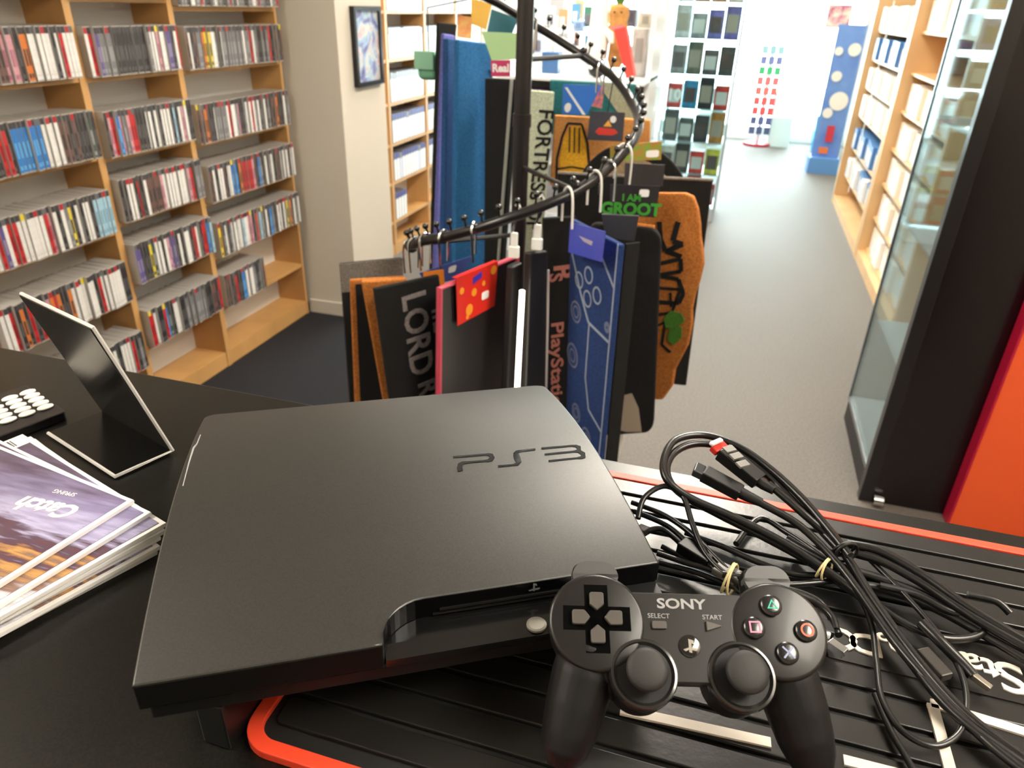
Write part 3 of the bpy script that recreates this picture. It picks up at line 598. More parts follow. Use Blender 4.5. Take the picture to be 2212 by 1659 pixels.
# magazines
m_pap = P('paper_edge', (246, 244, 242), .6)
def mag_mat():
    m = bpy.data.materials.new('magazine_cover'); m.use_nodes = True; nt = m.node_tree; b = nt.nodes['Principled BSDF']; b.inputs['Roughness'].default_value = .3
    tc = nt.nodes.new('ShaderNodeTexCoord'); sx = nt.nodes.new('ShaderNodeSeparateXYZ'); nt.links.new(tc.outputs['Generated'], sx.inputs[0])
    n = nt.nodes.new('ShaderNodeTexNoise'); n.inputs['Scale'].default_value = 5; n.inputs['Detail'].default_value = 6; mp = nt.nodes.new('ShaderNodeMapping'); mp.inputs['Scale'].default_value = (1, 9, 1)
    nt.links.new(tc.outputs['Generated'], mp.inputs[0]); nt.links.new(mp.outputs[0], n.inputs['Vector'])
    r = nt.nodes.new('ShaderNodeValToRGB'); e = r.color_ramp.elements
    e[0].position = 0; e[0].color = lin((205, 208, 220)); e[1].position = 1; e[1].color = lin((78, 66, 84))
    for ps, cc in ((.52, (215, 216, 226)), (.60, (120, 92, 84)), (.64, (186, 140, 84)), (.68, (90, 60, 70)), (.72, (84, 66, 84)), (.77, (170, 166, 200)), (.86, (130, 122, 158)), (.95, (96, 84, 108))): q = e.new(ps); q.color = lin(cc)
    ad = nt.nodes.new('ShaderNodeMath'); ad.operation = 'MULTIPLY_ADD'; ad.inputs[1].default_value = .3; ad.inputs[2].default_value = -.15; nt.links.new(n.outputs[0], ad.inputs[0])
    a2 = nt.nodes.new('ShaderNodeMath'); nt.links.new(sx.outputs['Y'], a2.inputs[0]); nt.links.new(ad.outputs[0], a2.inputs[1])
    nt.links.new(a2.outputs[0], r.inputs[0]); nt.links.new(r.outputs[0], b.inputs['Base Color']); return m
m_mag = mag_mat()
zc = ZC+.0003
MG = [(-.358, .322, -13), (-.356, .324, -11), (-.359, .329, -12), (-.357, .333, -10), (-.358, .336, -8), (-.373, .339, -3), (-.391, .343, 0)]
LABS = ['magazine with a lilac cover at the bottom of the stack', 'second magazine up from the bottom of the stack', 'third magazine up from the bottom of the stack', 'middle magazine of the fanned stack', 'third magazine down in the stack, its barcode corner poking out behind',
        'second magazine down, its cover edge and corner showing', 'top magazine of the stack, lilac cover with upside down white script title']
for i, (mx, my, da) in enumerate(MG):
    h_ = .0036; a_ = math.radians(-9+da)
    dl = V(-math.cos(a_), -math.sin(a_), 0); dn = V(-dl.y, dl.x, 0)        # dl runs left along the short edge, dn runs towards the clerk
    t = thing('magazine', LABS[i], 'magazine', (mx, my, zc), 'magazines stacked on the counter')
    Mm = frame(V(mx, my, zc), dl, dn, (0, 0, 1)); SWd, SL = .21, .285
    mesh_obj('pages', MB().box((0, 0, 0), (SWd, SL, h_-.0003), 0, Mm).box((.0004, -.0006, .0008), (SWd-.001, 0, .0022), 0, Mm), m_pap, t, bevel=.0004)
    mesh_obj('cover', MB().box((.0035, .0035, h_-.0003), (SWd-.02, SL-.004, h_+.0002), 0, Mm), m_mag, t)
    if i >= 4:
        bar = MB()
        for k in range(9): bar.box((SWd-.016, .012+.0018*k, h_-.0003), (SWd-.004, .0128+.0018*k+(.0005 if k % 3 else 0), h_+.0001), 0, Mm)
        mesh_obj('barcode', bar, P('barcode_ink', (90, 86, 84), .6), t)
    if i == 6:
        mwt = P('cover_white', (238, 234, 226), .4)
        MT = Mm @ Matrix.Translation((.048, .036, h_+.0004)) @ Matrix.Rotation(math.radians(12), 4, 'Z')
        text('title', 'Catch', .021, mwt, MT @ Matrix(((1, .28, 0, 0), (0, 1, 0, 0), (0, 0, 1, 0), (0, 0, 0, 1))), t, .0001, bold=.0008)
        text('subtitle', 'SPRING', .006, mwt, MT @ Matrix.Translation((0, -.018, 0)), t, .0001)
    zc += h_+.0003
t = thing('black_block', 'small black block on the counter beneath the left end of the console', 'power block', (-.23, .235, ZC))
mesh_obj('body', MB().box((-.2285, .204, ZC), (-.2112, .26, ZC+.034)), m_blkp, t, bevel=.001); mesh_obj('foot', MB().box((-.2275, .205, ZC), (-.2125, .259, ZC+.001)), m_blkp, t)  # plain black box under the console's overhanging left end

# ------------------------------------------------------------------ spiral rack
PC = V(-.497, 1.76, 0); RR = .277
t = thing('display_rack', 'black spiral hanging rack on a central pole, rail studded with ball pins', 'display rack', PC)
mesh_obj('pole', MB().lathe([(.0195, .02), (.0195, 2.1)], 24, 0, Matrix.Translation(PC)).lathe([(.0225, 1.24), (.0225, 1.27)], 24, 0, Matrix.Translation(PC)), m_blk, t, smooth=True)
mesh_obj('base', MB().lathe([(.24, 0), (.24, .012), (.05, .03), (.025, .08)], 40, 0, Matrix.Translation(PC)), m_blk, t, smooth=True)
key = [(135, 1.53), (120, 1.502), (100, 1.454), (72, 1.388), (50, 1.345), (30, 1.295), (10, 1.262), (-5, 1.24), (-20, 1.212), (-35, 1.176), (-50, 1.143), (-65, 1.116), (-80, 1.088), (-95, 1.058), (-110, 1.03), (-125, 1.006), (-145, .966), (-165, .936)]
def rail(a):
    for (a0, z0), (a1, z1) in zip(key, key[1:]):
        if a1 <= a <= a0: q = (a0-a)/(a0-a1); z = z0+(z1-z0)*q; break
    else: z = key[0][1] if a > key[0][0] else key[-1][1]
    return PC + V(RR*math.cos(math.radians(a)), RR*math.sin(math.radians(a)), z)
pts = [rail(a) for a in range(135, -166, -3)]
mesh_obj('rail', MB().tube(smoothpath(pts, 2), .0115, 14), m_blk, t, smooth=True)
e_ = rail(-165); 
mesh_obj('rail_end', MB().ball(e_, .019), m_blk, t, smooth=True)
for a in range(125, -160, -8):
    p = rail(a); d = V(math.cos(math.radians(a)), math.sin(math.radians(a)), 0)
    pb = MB().tube([p+V(0, 0, .008), p+d*.008+V(0, 0, .03)], .0026, 6).ball(p+d*.009+V(0, 0, .033), .0074, 10)
    mesh_obj('pin', pb, P('pin_black', (24, 24, 26), .2, coat=.5), t, smooth=True)
for a, z in ((72, 1.372), (-48, 1.142), (-140, .98)):
    p = rail(a); mesh_obj('arm', MB().tube([V(PC.x, PC.y, p.z-.0), p], .006, 8).ball(p+V(0, 0, .012), .010), m_blk, t, smooth=True)
p = at(1335, 930, y=1.70); q = V(p.x-.03, 1.70, .012)
mesh_obj('support_rod', MB().tube([V(p.x+.004, 1.70, p.z+.05), q], .015, 12), P('rod_glint_white', (235, 235, 232), .3), t, smooth=True, )  # white colour carries the window's reflection on a chrome rod
t['label'] = 'black spiral hanging rack on a central pole, rail studded with ball pins'

g = thing('reflection_tube', 'thin glowing white tube standing between the hanging bags', 'light', at(1123, 850, y=1.46))
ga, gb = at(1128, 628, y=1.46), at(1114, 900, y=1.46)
mesh_obj('tube', MB().tube([ga, gb], .0062, 12), P('reflection_glow', (255, 244, 214), .4, emit=6), g, smooth=True)  # bright reflection off the rack, drawn as an emissive tube
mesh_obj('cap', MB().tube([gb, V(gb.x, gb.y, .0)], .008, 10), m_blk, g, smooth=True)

# hanging mats and bags: four pixel corners projected on one upright plane
def quadw(TL, TR, BR, BL, z=None, y=None):
    if z is not None: a, b = at(*TL, z=z), at(*TR, z=z)
    else: a, b = at(*TL, y=y[0]), at(*TR, y=y[1])
    n = (b-a).cross(V(0, 0, 1))
    def hit(p): d = ray(*p); return CAM+d*(n.dot(a-CAM)/n.dot(d))
    return a, b, hit(BR), hit(BL)
def fuzzy(name, c, c2=None, b=.9): return P(name, c, .95, noise=.35, nscale=220, col2=c2, bump=b, bscale=420)
class Sheet:
    def __init__(s, q, th):
        s.a, s.b, s.c, s.d = q; s.n = (s.b-s.a).cross(s.d-s.a).normalized()
        s.f = -s.n                                                    # towards the viewer
        if s.f.dot(CAM-s.a) < 0: s.f = s.n
        s.th = th
    def p(s, u, v, h=0): return (s.a*(1-u)+s.b*u)*(1-v)+(s.d*(1-u)+s.c*u)*v + s.f*(s.th/2+h)
    def poly(s, mb, pts, h=.002, mi=0, base=None):
        n = len(pts); vs = [s.p(u, v, base or 0) for u, v in pts]+[s.p(u, v, h) for u, v in pts]
        mb.add(vs, [tuple(range(n-1, -1, -1)), tuple(range(n, 2*n))]+[(i, (i+1) % n, n+(i+1) % n, n+i) for i in range(n)], mi); return mb
    def ring(s, mb, cu, cv, r, w, h=.002, asp=1.0, a0=0, a1=2*PI, n=20):
        wu = (s.b-s.a).length; wv = (s.d-s.a).length
        for i in range(n):
            q0 = a0+(a1-a0)*i/n; q1 = a0+(a1-a0)*(i+1)/n
            s.poly(mb, [(cu+(r+e)*math.cos(q)/wu*asp, cv+(r+e)*math.sin(q)/wv) for q, e in ((q0, -w/2), (q1, -w/2), (q1, w/2), (q0, w/2))], h)
        return mb
    def line(s, mb, pts, w, h=.002):
        wu = (s.b-s.a).length; wv = (s.d-s.a).length
        for (u0, v0), (u1, v1) in zip(pts, pts[1:]):
            d = Vector(((u1-u0)*wu, (v1-v0)*wv)); 
            if d.length < 1e-6: continue
            nn = Vector((-d.y, d.x)).normalized()*w/2
            s.poly(mb, [(u0+nn.x/wu, v0+nn.y/wv), (u1+nn.x/wu, v1+nn.y/wv), (u1-nn.x/wu, v1-nn.y/wv), (u0-nn.x/wu, v0-nn.y/wv)], h)
        return mb
    def tframe(s, u, v, h=.0005):    # text reading downwards
        x = (s.d-s.a).normalized(); y = s.f.cross(x).normalized()
        return frame(s.p(u, v, h), x, y, s.f)
    def hframe(s, u, v, h=.0005):    # text reading across
        x = (s.b-s.a).normalized(); y = s.f.cross(x).normalized()
        return frame(s.p(u, v, h), x, y, s.f)
def hang(name, label, cat, corners, z=None, y=None, th=.012, mat=None, group=None, outline=None, bevel=.004, base='pile', top=None):
    q = quadw(*corners, z=z, y=y); s = Sheet(q, th); org = (q[2]+q[3])/2
    t = thing(name, label, cat, org, group)
    mb = MB()
    pts = outline or [(0, 0), (1, 0), (1, 1), (0, 1)]
    n = len(pts); vs = [s.p(u, v, -th) for u, v in pts]+[s.p(u, v, 0) for u, v in pts]
    mb.add(vs, [tuple(range(n-1, -1, -1)), tuple(range(n, 2*n))]+[(i, (i+1) % n, n+(i+1) % n, n+i) for i in range(n)])
    mesh_obj(base, mb, mat, t, bevel=bevel)
    return t, s
def rr(r=.08, asp=1.5, n=5):   # rounded corner outline in u, v
    out = []
    for cu, cv, a in ((1-r, 1-r/asp, 0), (r, 1-r/asp, PI/2), (r, r/asp, PI), (1-r, r/asp, 1.5*PI)):
        out += [(cu+r*math.cos(a+PI/2*k/n), cv+r/asp*math.sin(a+PI/2*k/n)) for k in range(n+1)]
    return out
G = 'doormats hanging on the spiral rack'
m_bf = fuzzy('black_pile', (22, 21, 22)); m_br = fuzzy('coir', (196, 122, 52), (160, 92, 34)); m_gr = fuzzy('grey_pile', (140, 132, 122), (110, 104, 98))
t, s = hang('doormat', 'grey topped doormat, leftmost and rearmost on the rack', 'doormat', [(733, 568), (868, 556), (880, 900), (757, 900)], z=.90, mat=m_bf, group=G)
mesh_obj('grey_band', s.poly(MB(), [(0, 0), (1, 0), (1, .17), (0, .17)], .002), m_gr, t)
t, s = hang('doormat', 'thin brown edged black doormat between the grey topped mat and the coir mat', 'doormat', [(755, 603), (872, 596), (885, 890), (767, 890)], z=.915, mat=m_br, group=G)
mesh_obj('black_face', s.poly(MB(), [(.10, .03), (1, .03), (1, 1), (.10, 1)], .003), m_bf, t)
t, s = hang('doormat', 'plain brown coir doormat behind the one with silver lettering', 'doormat', [(780, 606), (878, 600), (925, 905), (834, 905)], z=.935, mat=m_br, group=G, th=.02)
t, s = hang('doormat', 'black doormat with large silver grey serif lettering reading downwards', 'doormat', [(806, 622), (946, 592), (990, 905), (846, 905)], z=.945, mat=m_bf, group=G)
m_sil = fuzzy('silver_grey_pile', (150, 142, 142), b=.4)
for nm, tx, u, v, sz, sx in (('lettering', 'LORD', .52, .36, .088, .92), ('lettering', 'THE', .86, .27, .032, 1.1), ('lettering', 'OF', .86, .66, .032, 1.1), ('lettering', 'RINGS', .55, .95, .075, .92)):
    text(nm, tx, sz, m_sil, s.tframe(u, v), t, .001, sx=sx, bold=.0016)
# red trimmed carrier
m_pvc = P('black_vinyl', (34, 31, 34), .45); m_pink = P('pink_trim', (196, 70, 92), .5)
t, s = hang('carry_bag', 'black bag with pink piping hanging in front, red card folded over its top', 'bag', [(945, 622), (1112, 552), (1085, 900), (942, 1010)], z=.95, mat=m_pvc, th=.012, bevel=.002, base='panel')
mesh_obj('piping', MB().tube([s.p(0, 1, 0), s.p(0, .5, 0), s.p(0, .0, 0), s.p(.5, 0, 0), s.p(1, 0, 0), s.p(1, .5, 0), s.p(1, 1, 0)], .0075, 8), m_pink, t)
s1 = s
def card(name, label, corners, y, mat, th=.0015, group='printed hang cards on the rack', cat='hang card'):
    return hang(name, label, cat, corners, y=y, th=th, mat=mat, group=group, bevel=0, base='card')
t, s = card('hang_card', 'red card with golden spots folded over the pink piped bag', [(985, 602), (1075, 565), (1068, 660), (988, 704)], (1.42, 1.575), P('red_card', (214, 44, 34), .35, coat=.2))
sp = MB()
for (u, v, r_) in ((.3, .78, .02), (.42, .45, .014), (.66, .35, .009), (.12, .3, .012), (.9, .15, .016), (.25, .92, .008)): s.poly(sp, [(u+r_*4*math.cos(a)*1.1, v+r_*6*math.sin(a)) for a in [2*PI*k/14 for k in range(14)]], .0006)
mesh_obj('golden_spots', sp, P('gold_print', (232, 150, 44), .35), t)
mesh_obj('blue_panel', s.poly(MB(), [(.38, .12), (.6, .06), (.6, .2), (.38, .27)], .0006), P('blue_print', (66, 50, 160), .4), t)
mesh_obj('price_label', s.poly(MB(), rr(.3) and [(.62+.18*u, .55+.17*v) for u, v in rr(.3)], .0007), m_lab, t)
mesh_obj('fold', MB().hexa([s.p(0, 0, 0), s.p(1, 0, 0), s.p(1, 0, -.012), s.p(0, 0, -.012)], (0, 0, .0015)), MATS['red_card'], t)
t, s = card('hang_card', 'orange card with a grinning face in front of the blue card', [(914, 588), (958, 582), (962, 632), (918, 638)], (1.48, 1.55), P('orange_card', (226, 130, 40), .4))
mesh_obj('face_print', s.poly(s.poly(MB(), [(.2, .3), (.3, .55), (.4, .3)], .0006), [(.55, .3), (.65, .55), (.75, .3)], .0006), P('red_print', (170, 44, 30), .4), t)
t, s = card('hang_card', 'small dark blue card behind the red spotted card', [(905, 590), (1020, 552), (1000, 600), (925, 618)], (1.56, 1.7), P('navy_card', (70, 88, 160), .4))
mesh_obj('price_label', s.poly(MB(), [(.55+.16*u, .2+.35*v) for u, v in rr(.3)], .0006), m_lab, t)
# clips and black garment bags
for i, (pu, pv, yy, lab) in enumerate(((1110, 545, 1.5, 'white clip on a wire hook above the left black bag'), (1160, 528, 1.52, 'white clip on a wire hook above the right black bag'))):
    a = at(pu, pv, y=yy); t = thing('clip_hook', lab, 'hook', a, 'white clips on the rail')
    mesh_obj('wire', MB().tube([a+V(-.008, 0, 0), a+V(-.007, 0, .04), a+V(0, 0, .062), a+V(.004, 0, .085), a+V(.010, .005, .10), a+V(.004, .012, .108), a+V(-.004, .016, .10)], .0028, 8), m_chrome, t, smooth=True)
    mesh_obj('clip', MB().box(a-V(.012, .006, .012), a+V(.012, .006, .014)).box(a+V(-.008, -.004, .012), a+V(.008, .004, .045)), m_white, t, bevel=.002)
t, s = hang('garment_bag', 'black bag hung from the left white clip, beside the glowing tube', 'bag', [(1102, 575), (1122, 565), (1113, 900), (1086, 900)], y=(1.5, 1.54), th=.02, mat=P('black_nylon', (26, 24, 26), .5), base='panel')
t, s = hang('garment_bag', 'black bag hung from the right white clip with pale side seam', 'bag', [(1140, 545), (1176, 540), (1172, 900), (1128, 900)], y=(1.5, 1.56), th=.02, mat=MATS['black_nylon'], base='panel')
mesh_obj('seam', MB().tube([s.p(1, .1, .002), s.p(1, .4, .002), s.p(.96, 1, .002)], .0028, 6), P('seam_pale', (190, 180, 184), .4), t)
# lettered and blue mats
t, s = hang('doormat', 'black doormat with small pinkish lettering, left of the blue patterned mat', 'doormat', [(1172, 470), (1244, 466), (1232, 1050), (1174, 1050)], z=1.055, mat=m_bf, group=G)
m_pk = P('pinkish_pile', (190, 120, 108), .9); 
text('lettering', 'PlayStation', .048, m_pk, s.tframe(.42, .52), t, .001, sx=1.35, bold=.0008)
text('logo', 'P', .07, m_pk, s.tframe(.58, .17), t, .001, bold=.002); text('logo', 'S', .05, m_pk, s.tframe(.35, .19), t, .001, bold=.001)
t, s = hang('doormat', 'dark blue doormat with pale controller line drawing and flower motif', 'doormat', [(1237, 472), (1345, 528), (1297, 1050), (1226, 950)], z=1.065, mat=fuzzy('royal_blue_pile', (30, 60, 118), (22, 44, 92), .5), group=G, th=.014)
m_ln = P('pale_line_pile', (150, 160, 180), .9); lb = MB()
for du, dv in ((.0, -.045), (-.2, .0), (.2, .01), (.0, .05)): s.ring(lb, .45+du, .22+dv, .018, .004, .0012, n=12)
mesh_obj('flower_motif', lb, m_ln, t); lb = MB()
s.line(lb, [(.97, .0), (.97, .3), (.97, .7), (.95, 1)], .004, .0012); s.line(lb, [(.55, .03), (.97, .16)], .005, .0012)
s.line(lb, [(0.05, .12), (.3, .27), (.5, .36), (.95, .37)], .006, .0012); s.line(lb, [(.52, .36), (.5, .6), (.62, .72), (.95, .75)], .005, .0012)
mesh_obj('outline_drawing', lb, m_ln, t)
for cu, cv, r_ in ((.2, .36, .024), (.15, .56, .028), (.3, .8, .022), (.6, .86, .026), (.2, .95, .024), (.9, .32, .01)): mesh_obj('swirl', s.ring(s.ring(MB(), cu, cv, r_, .005, .0012), cu, cv, r_*.55, .004, .0012), P('dull_line_pile', (104, 110, 140), .9), t)
mesh_obj('back_edge', MB().hexa([s.p(1, 0, -.016), s.p(1, 0, -.05), s.p(1, 1, -.05), s.p(1, 1, -.016)], (s.b-s.a).normalized()*-.004), m_bf, t)
t, s = card('hang_card', 'plain blue card hung over the blue patterned doormat', [(1232, 480), (1308, 500), (1300, 566), (1228, 545)], (1.55, 1.45), P('blue_card', (72, 86, 200), .4, coat=.2))
mesh_obj('print', s.poly(MB(), [(.3, .36), (.7, .42), (.68, .56), (.45, .5)], .0006), P('pale_print', (190, 180, 200), .5), t)
t, s = hang('doormat', 'thick black doormat with rounded corners and a pale sticker low down', 'doormat', [(1268, 478), (1430, 494), (1412, 930), (1300, 938)], z=1.055, mat=m_bf, group=G, th=.022, outline=rr(.16, 2.6))
mesh_obj('sticker', s.poly(MB(), [(.28, .80), (.60, .78), (.72, .86), (.78, .99), (.50, .985), (.24, .965)], .001), P('sticker_tan', (176, 160, 142), .6), t)
mesh_obj('coir_edge', MB().tube([s.p(.5, .0, -.02), s.p(.9, .004, -.02)], .006, 6), m_br, t)
PTS_or = [(0, .02), (.3, 0), (.80, -.02), (.93, -.01), (1.02, .04), (1.08, .11), (1.11, .17), (1.17, .24), (1.2, .30), (1.17, .38), (1.12, .46), (1.1, .53), (1.13, .61), (1.10, .72), (1.02, .79), (.94, .86), (.93, .95), (.8, 1.03), (0, 1.03)]
t, s = hang('doormat', 'orange coir doormat with black drips and green leaf shapes, right side of rack', 'doormat', [(1375, 410), (1508, 430), (1462, 850), (1330, 850)], z=1.115, mat=m_br, group=G, outline=PTS_or, th=.018)
kb = MB()
s.line(kb, [(.45, .12), (.5, .2), (.6, .25), (.86, .27)], .012); s.line(kb, [(.75, .11), (.7, .2), (.86, .21), (.62, .25)], .013)
s.line(kb, [(.45, .32), (.85, .28), (.88, .34), (.5, .37), (.85, .38), (.95, .45), (.9, .5), (.5, .5)], .010); s.line(kb, [(.5, .43), (.9, .43), (.8, .55), (.5, .57)], .007); s.line(kb, [(.75, .45), (.78, .52)], .006)
s.line(kb, [(.6, .62), (.72, .6), (.7, .72), (.85, .76)], .006)
mesh_obj('black_drips', kb, m_bf, t)
lf = MB(); s.poly(lf, [(.68, .58), (.78, .54), (.95, .55), (1.02, .59), (.9, .63), (.74, .63)], .004); s.poly(lf, [(.8, .63), (.98, .62), (1.0, .68), (.88, .72), (.78, .69)], .004)
mesh_obj('green_leaves', lf, fuzzy('leaf_green', (74, 128, 38), b=.5), t)
t, s = hang('doormat', 'wide black doormat behind the orange coir mat, facing the counter', 'doormat', [(1205, 372), (1540, 388), (1482, 832), (1200, 800)], z=1.13, mat=m_bf, group=G)
mesh_obj('pale_label', s.poly(MB(), [(.80, .80), (.92, .74), (.90, .98), (.80, .99)], .001), P('label_cream', (200, 176, 160), .5), t)
mesh_obj('hem', MB().tube([s.p(0, 0, 0), s.p(1, 0, 0)], .004, 6), m_gr, t)
# cards over it
t, s = card('hang_card', 'dark card with green dripping lettering above the coir mat', [(1318, 398), (1426, 402), (1415, 470), (1318, 462)], (1.66, 1.68), P('dark_card', (44, 42, 44), .4))
text('lettering', 'I AM', .022, P('green_ink', (60, 150, 50), .5), s.hframe(.45, .42), t, .0002, bold=.0008); text('lettering', 'GROOT', .038, MATS['green_ink'], s.hframe(.45, .8), t, .0002, bold=.0016)
mesh_obj('price_label', s.poly(MB(), [(.6+.2*u, .12+.24*v) for u, v in rr(.3)], .0006), m_lab, t)
t, s = card('hang_card', 'charcoal card behind the white hook, above the green lettered card', [(1350, 352), (1436, 356), (1432, 402), (1348, 398)], (1.72, 1.74), P('charcoal_card', (58, 54, 56), .4))
t, s = card('hang_card', 'multicoloured green and orange card at the top of the right mats', [(1318, 315), (1430, 305), (1428, 345), (1318, 348)], (1.86, 1.9), P('motley_card', (196, 110, 60), .5, noise=.5, nscale=50, col2=(110, 160, 60)))
mesh_obj('price_label', s.poly(MB(), [(.7+.25*u, .45+.4*v) for u, v in rr(.3)], .0006), m_lab, t)
t, s = card('hang_card', 'ridged black card strip in front of the thick black doormat', [(1300, 462), (1380, 466), (1370, 520), (1308, 512)], (1.6, 1.6), P('ridge_card', (50, 50, 54), .4), th=.01)
# round mat
t, s = hang('doormat', 'round beige doormat with wide black border standing behind the wide black mat', 'doormat', [(1240, 308), (1490, 308), (1490, 560), (1240, 560)], y=(2.05, 2.05), mat=m_bf, group=G, outline=[(.5+.5*math.cos(a), .5+.5*math.sin(a)) for a in [2*PI*k/40 for k in range(40)]])
mesh_obj('beige_centre', s.poly(MB(), [(.5+.38*math.cos(a), .5+.38*math.sin(a)) for a in [2*PI*k/40 for k in range(40)]], .002), fuzzy('beige_pile', (176, 152, 118)), t)
# rear group
t, s = hang('doormat', 'pale green doormat with black capital lettering reading downwards, right of pole', 'doormat', [(1138, 193), (1197, 198), (1168, 560), (1100, 560)], y=(1.95, 2.0), mat=fuzzy('sage_pile', (198, 208, 184), b=.4), group=G)
text('lettering', 'FORTRESS OF', .062, m_bf, s.tframe(.66, .45), t, .001, sx=.86, bold=.0012)
t, s = hang('doormat', 'black shaggy doormat with pale right edge, left of the pole', 'doormat', [(1052, 168), (1118, 172), (1086, 600), (1050, 600)], y=(2.05, 2.0), mat=m_bf, group=G, th=.02)
mesh_obj('pale_edge', MB().tube([s.p(.93, 0, .004), s.p(.9, .5, .004), s.p(.85, 1, .004)], .005, 6), P('edge_grey', (150, 152, 148), .8), t)
m_bl = fuzzy('teal_blue_pile', (40, 112, 168), (30, 90, 144), .5)
t, s = hang('doormat', 'bright blue doormat with dark speckled letters along its right side', 'doormat', [(985, 85), (1062, 95), (1052, 600), (978, 600)], y=(2.0, 2.1), mat=m_bl, group=G, th=.02)
m_nv = P('navy_pile', (22, 50, 84), .9); bb = random.Random(5)
for k in range(15):
    v0 = .10+.058*k; mk = MB(); s.line(mk, [(.80+.08*bb.random(), v0), (.97, v0+.012*bb.random()), (.84+.1*bb.random(), v0+.034), (.98, v0+.042)], .006, .0015); mesh_obj('dark_mark', mk, m_nv, t)
t, s = hang('doormat', 'folded blue doormat edge just left of the bright blue one', 'doormat', [(962, 82), (992, 88), (984, 600), (952, 600)], y=(2.06, 2.12), mat=fuzzy('deep_blue_pile', (38, 84, 140)), group=G, th=.02)
t, s = hang('doormat', 'lilac doormat with beige striped oval, second from the left in rear group', 'doormat', [(955, 72), (980, 76), (964, 600), (935, 600)], y=(2.15, 2.2), mat=fuzzy('lilac_pile', (112, 112, 190), b=.4), group=G)
mesh_obj('striped_oval', s.poly(MB(), [(.75+.35*math.cos(a), .40+.22*math.sin(a)) for a in [2*PI*k/20 for k in range(20)]], .002), P('oval_beige', (180, 160, 140), .9, noise=.8, nscale=30), t)
t, s = hang('doormat', 'black doormat at the far left of the rear group, seen edge on', 'doormat', [(944, 48), (985, 52), (945, 600), (928, 600)], y=(2.22, 2.26), mat=m_bf, group=G, th=.02)
t, s = hang('doormat', 'tan doormat with a yellow hand drawing outlined in black', 'doormat', [(1198, 248), (1405, 258), (1400, 420), (1188, 400)], y=(2.2, 2.3), mat=fuzzy('tan_pile', (214, 150, 84), (190, 126, 62)), group=G)
yl = MB(); s.poly(yl, [(.10, .95), (.08, .6), (.11, .3), (.18, .14), (.28, .14), (.33, .35), (.36, .6), (.34, 1)], .002); s.poly(yl, [(.36, .7), (.6, .65), (.6, .95), (.36, 1)], .002)
mesh_obj('yellow_hand', yl, fuzzy('yellow_pile', (236, 176, 40), b=.4), t)
kb = MB(); s.line(kb, [(.06, 1), (.05, .6), (.09, .28), (.14, .1), (.28, .1), (.35, .35), (.38, .65), (.36, 1)], .006, .003)
for u in (.16, .21, .26): s.line(kb, [(u, .15), (u+.01, .5)], .004, .003)
s.line(kb, [(.05, .75), (.2, .7), (.36, .72)], .005, .003)
mesh_obj('outline', kb, m_bf, t)
t, s = hang('doormat', 'teal and pale grey doormat at the back of the rack, above the tan one', 'doormat', [(1188, 172), (1375, 182), (1372, 290), (1190, 290)], y=(2.3, 2.34), mat=fuzzy('teal_pile', (38, 118, 122)), group=G)
mesh_obj('hanger', MB().tube([s.p(.6, .0, -.004), rail(64)], .002, 6), m_blkp, t)
mesh_obj('pale_stripe', s.poly(MB(), [(.55, 0), (.75, 0), (1.0, .6), (1, .95), (.85, .7)], .002), fuzzy('sage_two', (176, 184, 160), b=.3), t)
t, s = card('hang_card', 'blue and white striped card above the tan doormat', [(1216, 182), (1300, 184), (1268, 248), (1214, 246)], (2.18, 2.2), P('sky_card', (52, 116, 210), .4, coat=.2))
mesh_obj('white_stripe', s.poly(MB(), [(.05, .1), (.12, .1), (.95, 1), (.82, 1)], .0006), m_lab, t); mesh_obj('white_badge', s.poly(MB(), [(.2+.12*math.cos(a), .78+.16*math.sin(a)) for a in [2*PI*k/16 for k in range(16)]], .0006), m_lab, t)
t, s = card('hang_card', 'small purple and orange card right of the blue striped card', [(1276, 184), (1306, 184), (1300, 234), (1272, 228)], (2.22, 2.23), P('purple_card', (150, 70, 150), .4, noise=.6, nscale=60, col2=(240, 150, 110)))
t, s = card('hang_card', 'dark grey card with red and yellow print over the tan doormat', [(1275, 240), (1350, 243), (1345, 306), (1268, 302)], (2.16, 2.18), P('slate_card', (66, 66, 78), .4))
mesh_obj('string', MB().tube([s.p(.5, .0, -.001), rail(50)], .0015, 6), m_blkp, t)
mesh_obj('red_print', s.poly(MB(), [(.2, .7), (.3, .55), (.75, .58), (.85, .7), (.7, .8), (.3, .8)], .0006), P('red_ink', (210, 60, 50), .5), t); mesh_obj('yellow_print', s.poly(MB(), [(.42, .5), (.55, .28), (.66, .5)], .0006), P('yellow_ink', (236, 170, 70), .5), t)
mesh_obj('price_label', s.poly(MB(), [(.68+.09*math.cos(a), .25+.12*math.sin(a)) for a in [2*PI*k/16 for k in range(16)]], .0007), m_lab, t)
# rear hang cards left of the pole
t, s = card('hang_card', 'orange and cream card above the bright blue doormat', [(990, 32), (1020, 38), (1018, 84), (988, 80)], (2.04, 2.06), P('coral_card', (240, 130, 90), .4, noise=.4, nscale=40, col2=(250, 200, 120)))
t, s = card('hang_card', 'yellow card high up to the left of the pole', [(1018, -5), (1062, 10), (1050, 64), (1018, 52)], (2.1, 2.12), P('yellow_card', (240, 190, 90), .45))
t, s = card('hang_card', 'pale green card beside the pole above the crimson label', [(1040, 68), (1125, 72), (1120, 128), (1062, 130)], (2.02, 2.04), P('lime_card', (176, 214, 160), .45))
t, s = card('hang_card', 'crimson card with white letters left of the pole', [(1060, 130), (1103, 130), (1102, 165), (1062, 165)], (2.03, 2.03), P('crimson_card', (190, 50, 100), .45))
text('lettering', 'Real', .028, m_lab, s.hframe(.5, .5), t, .0002, bold=.001)
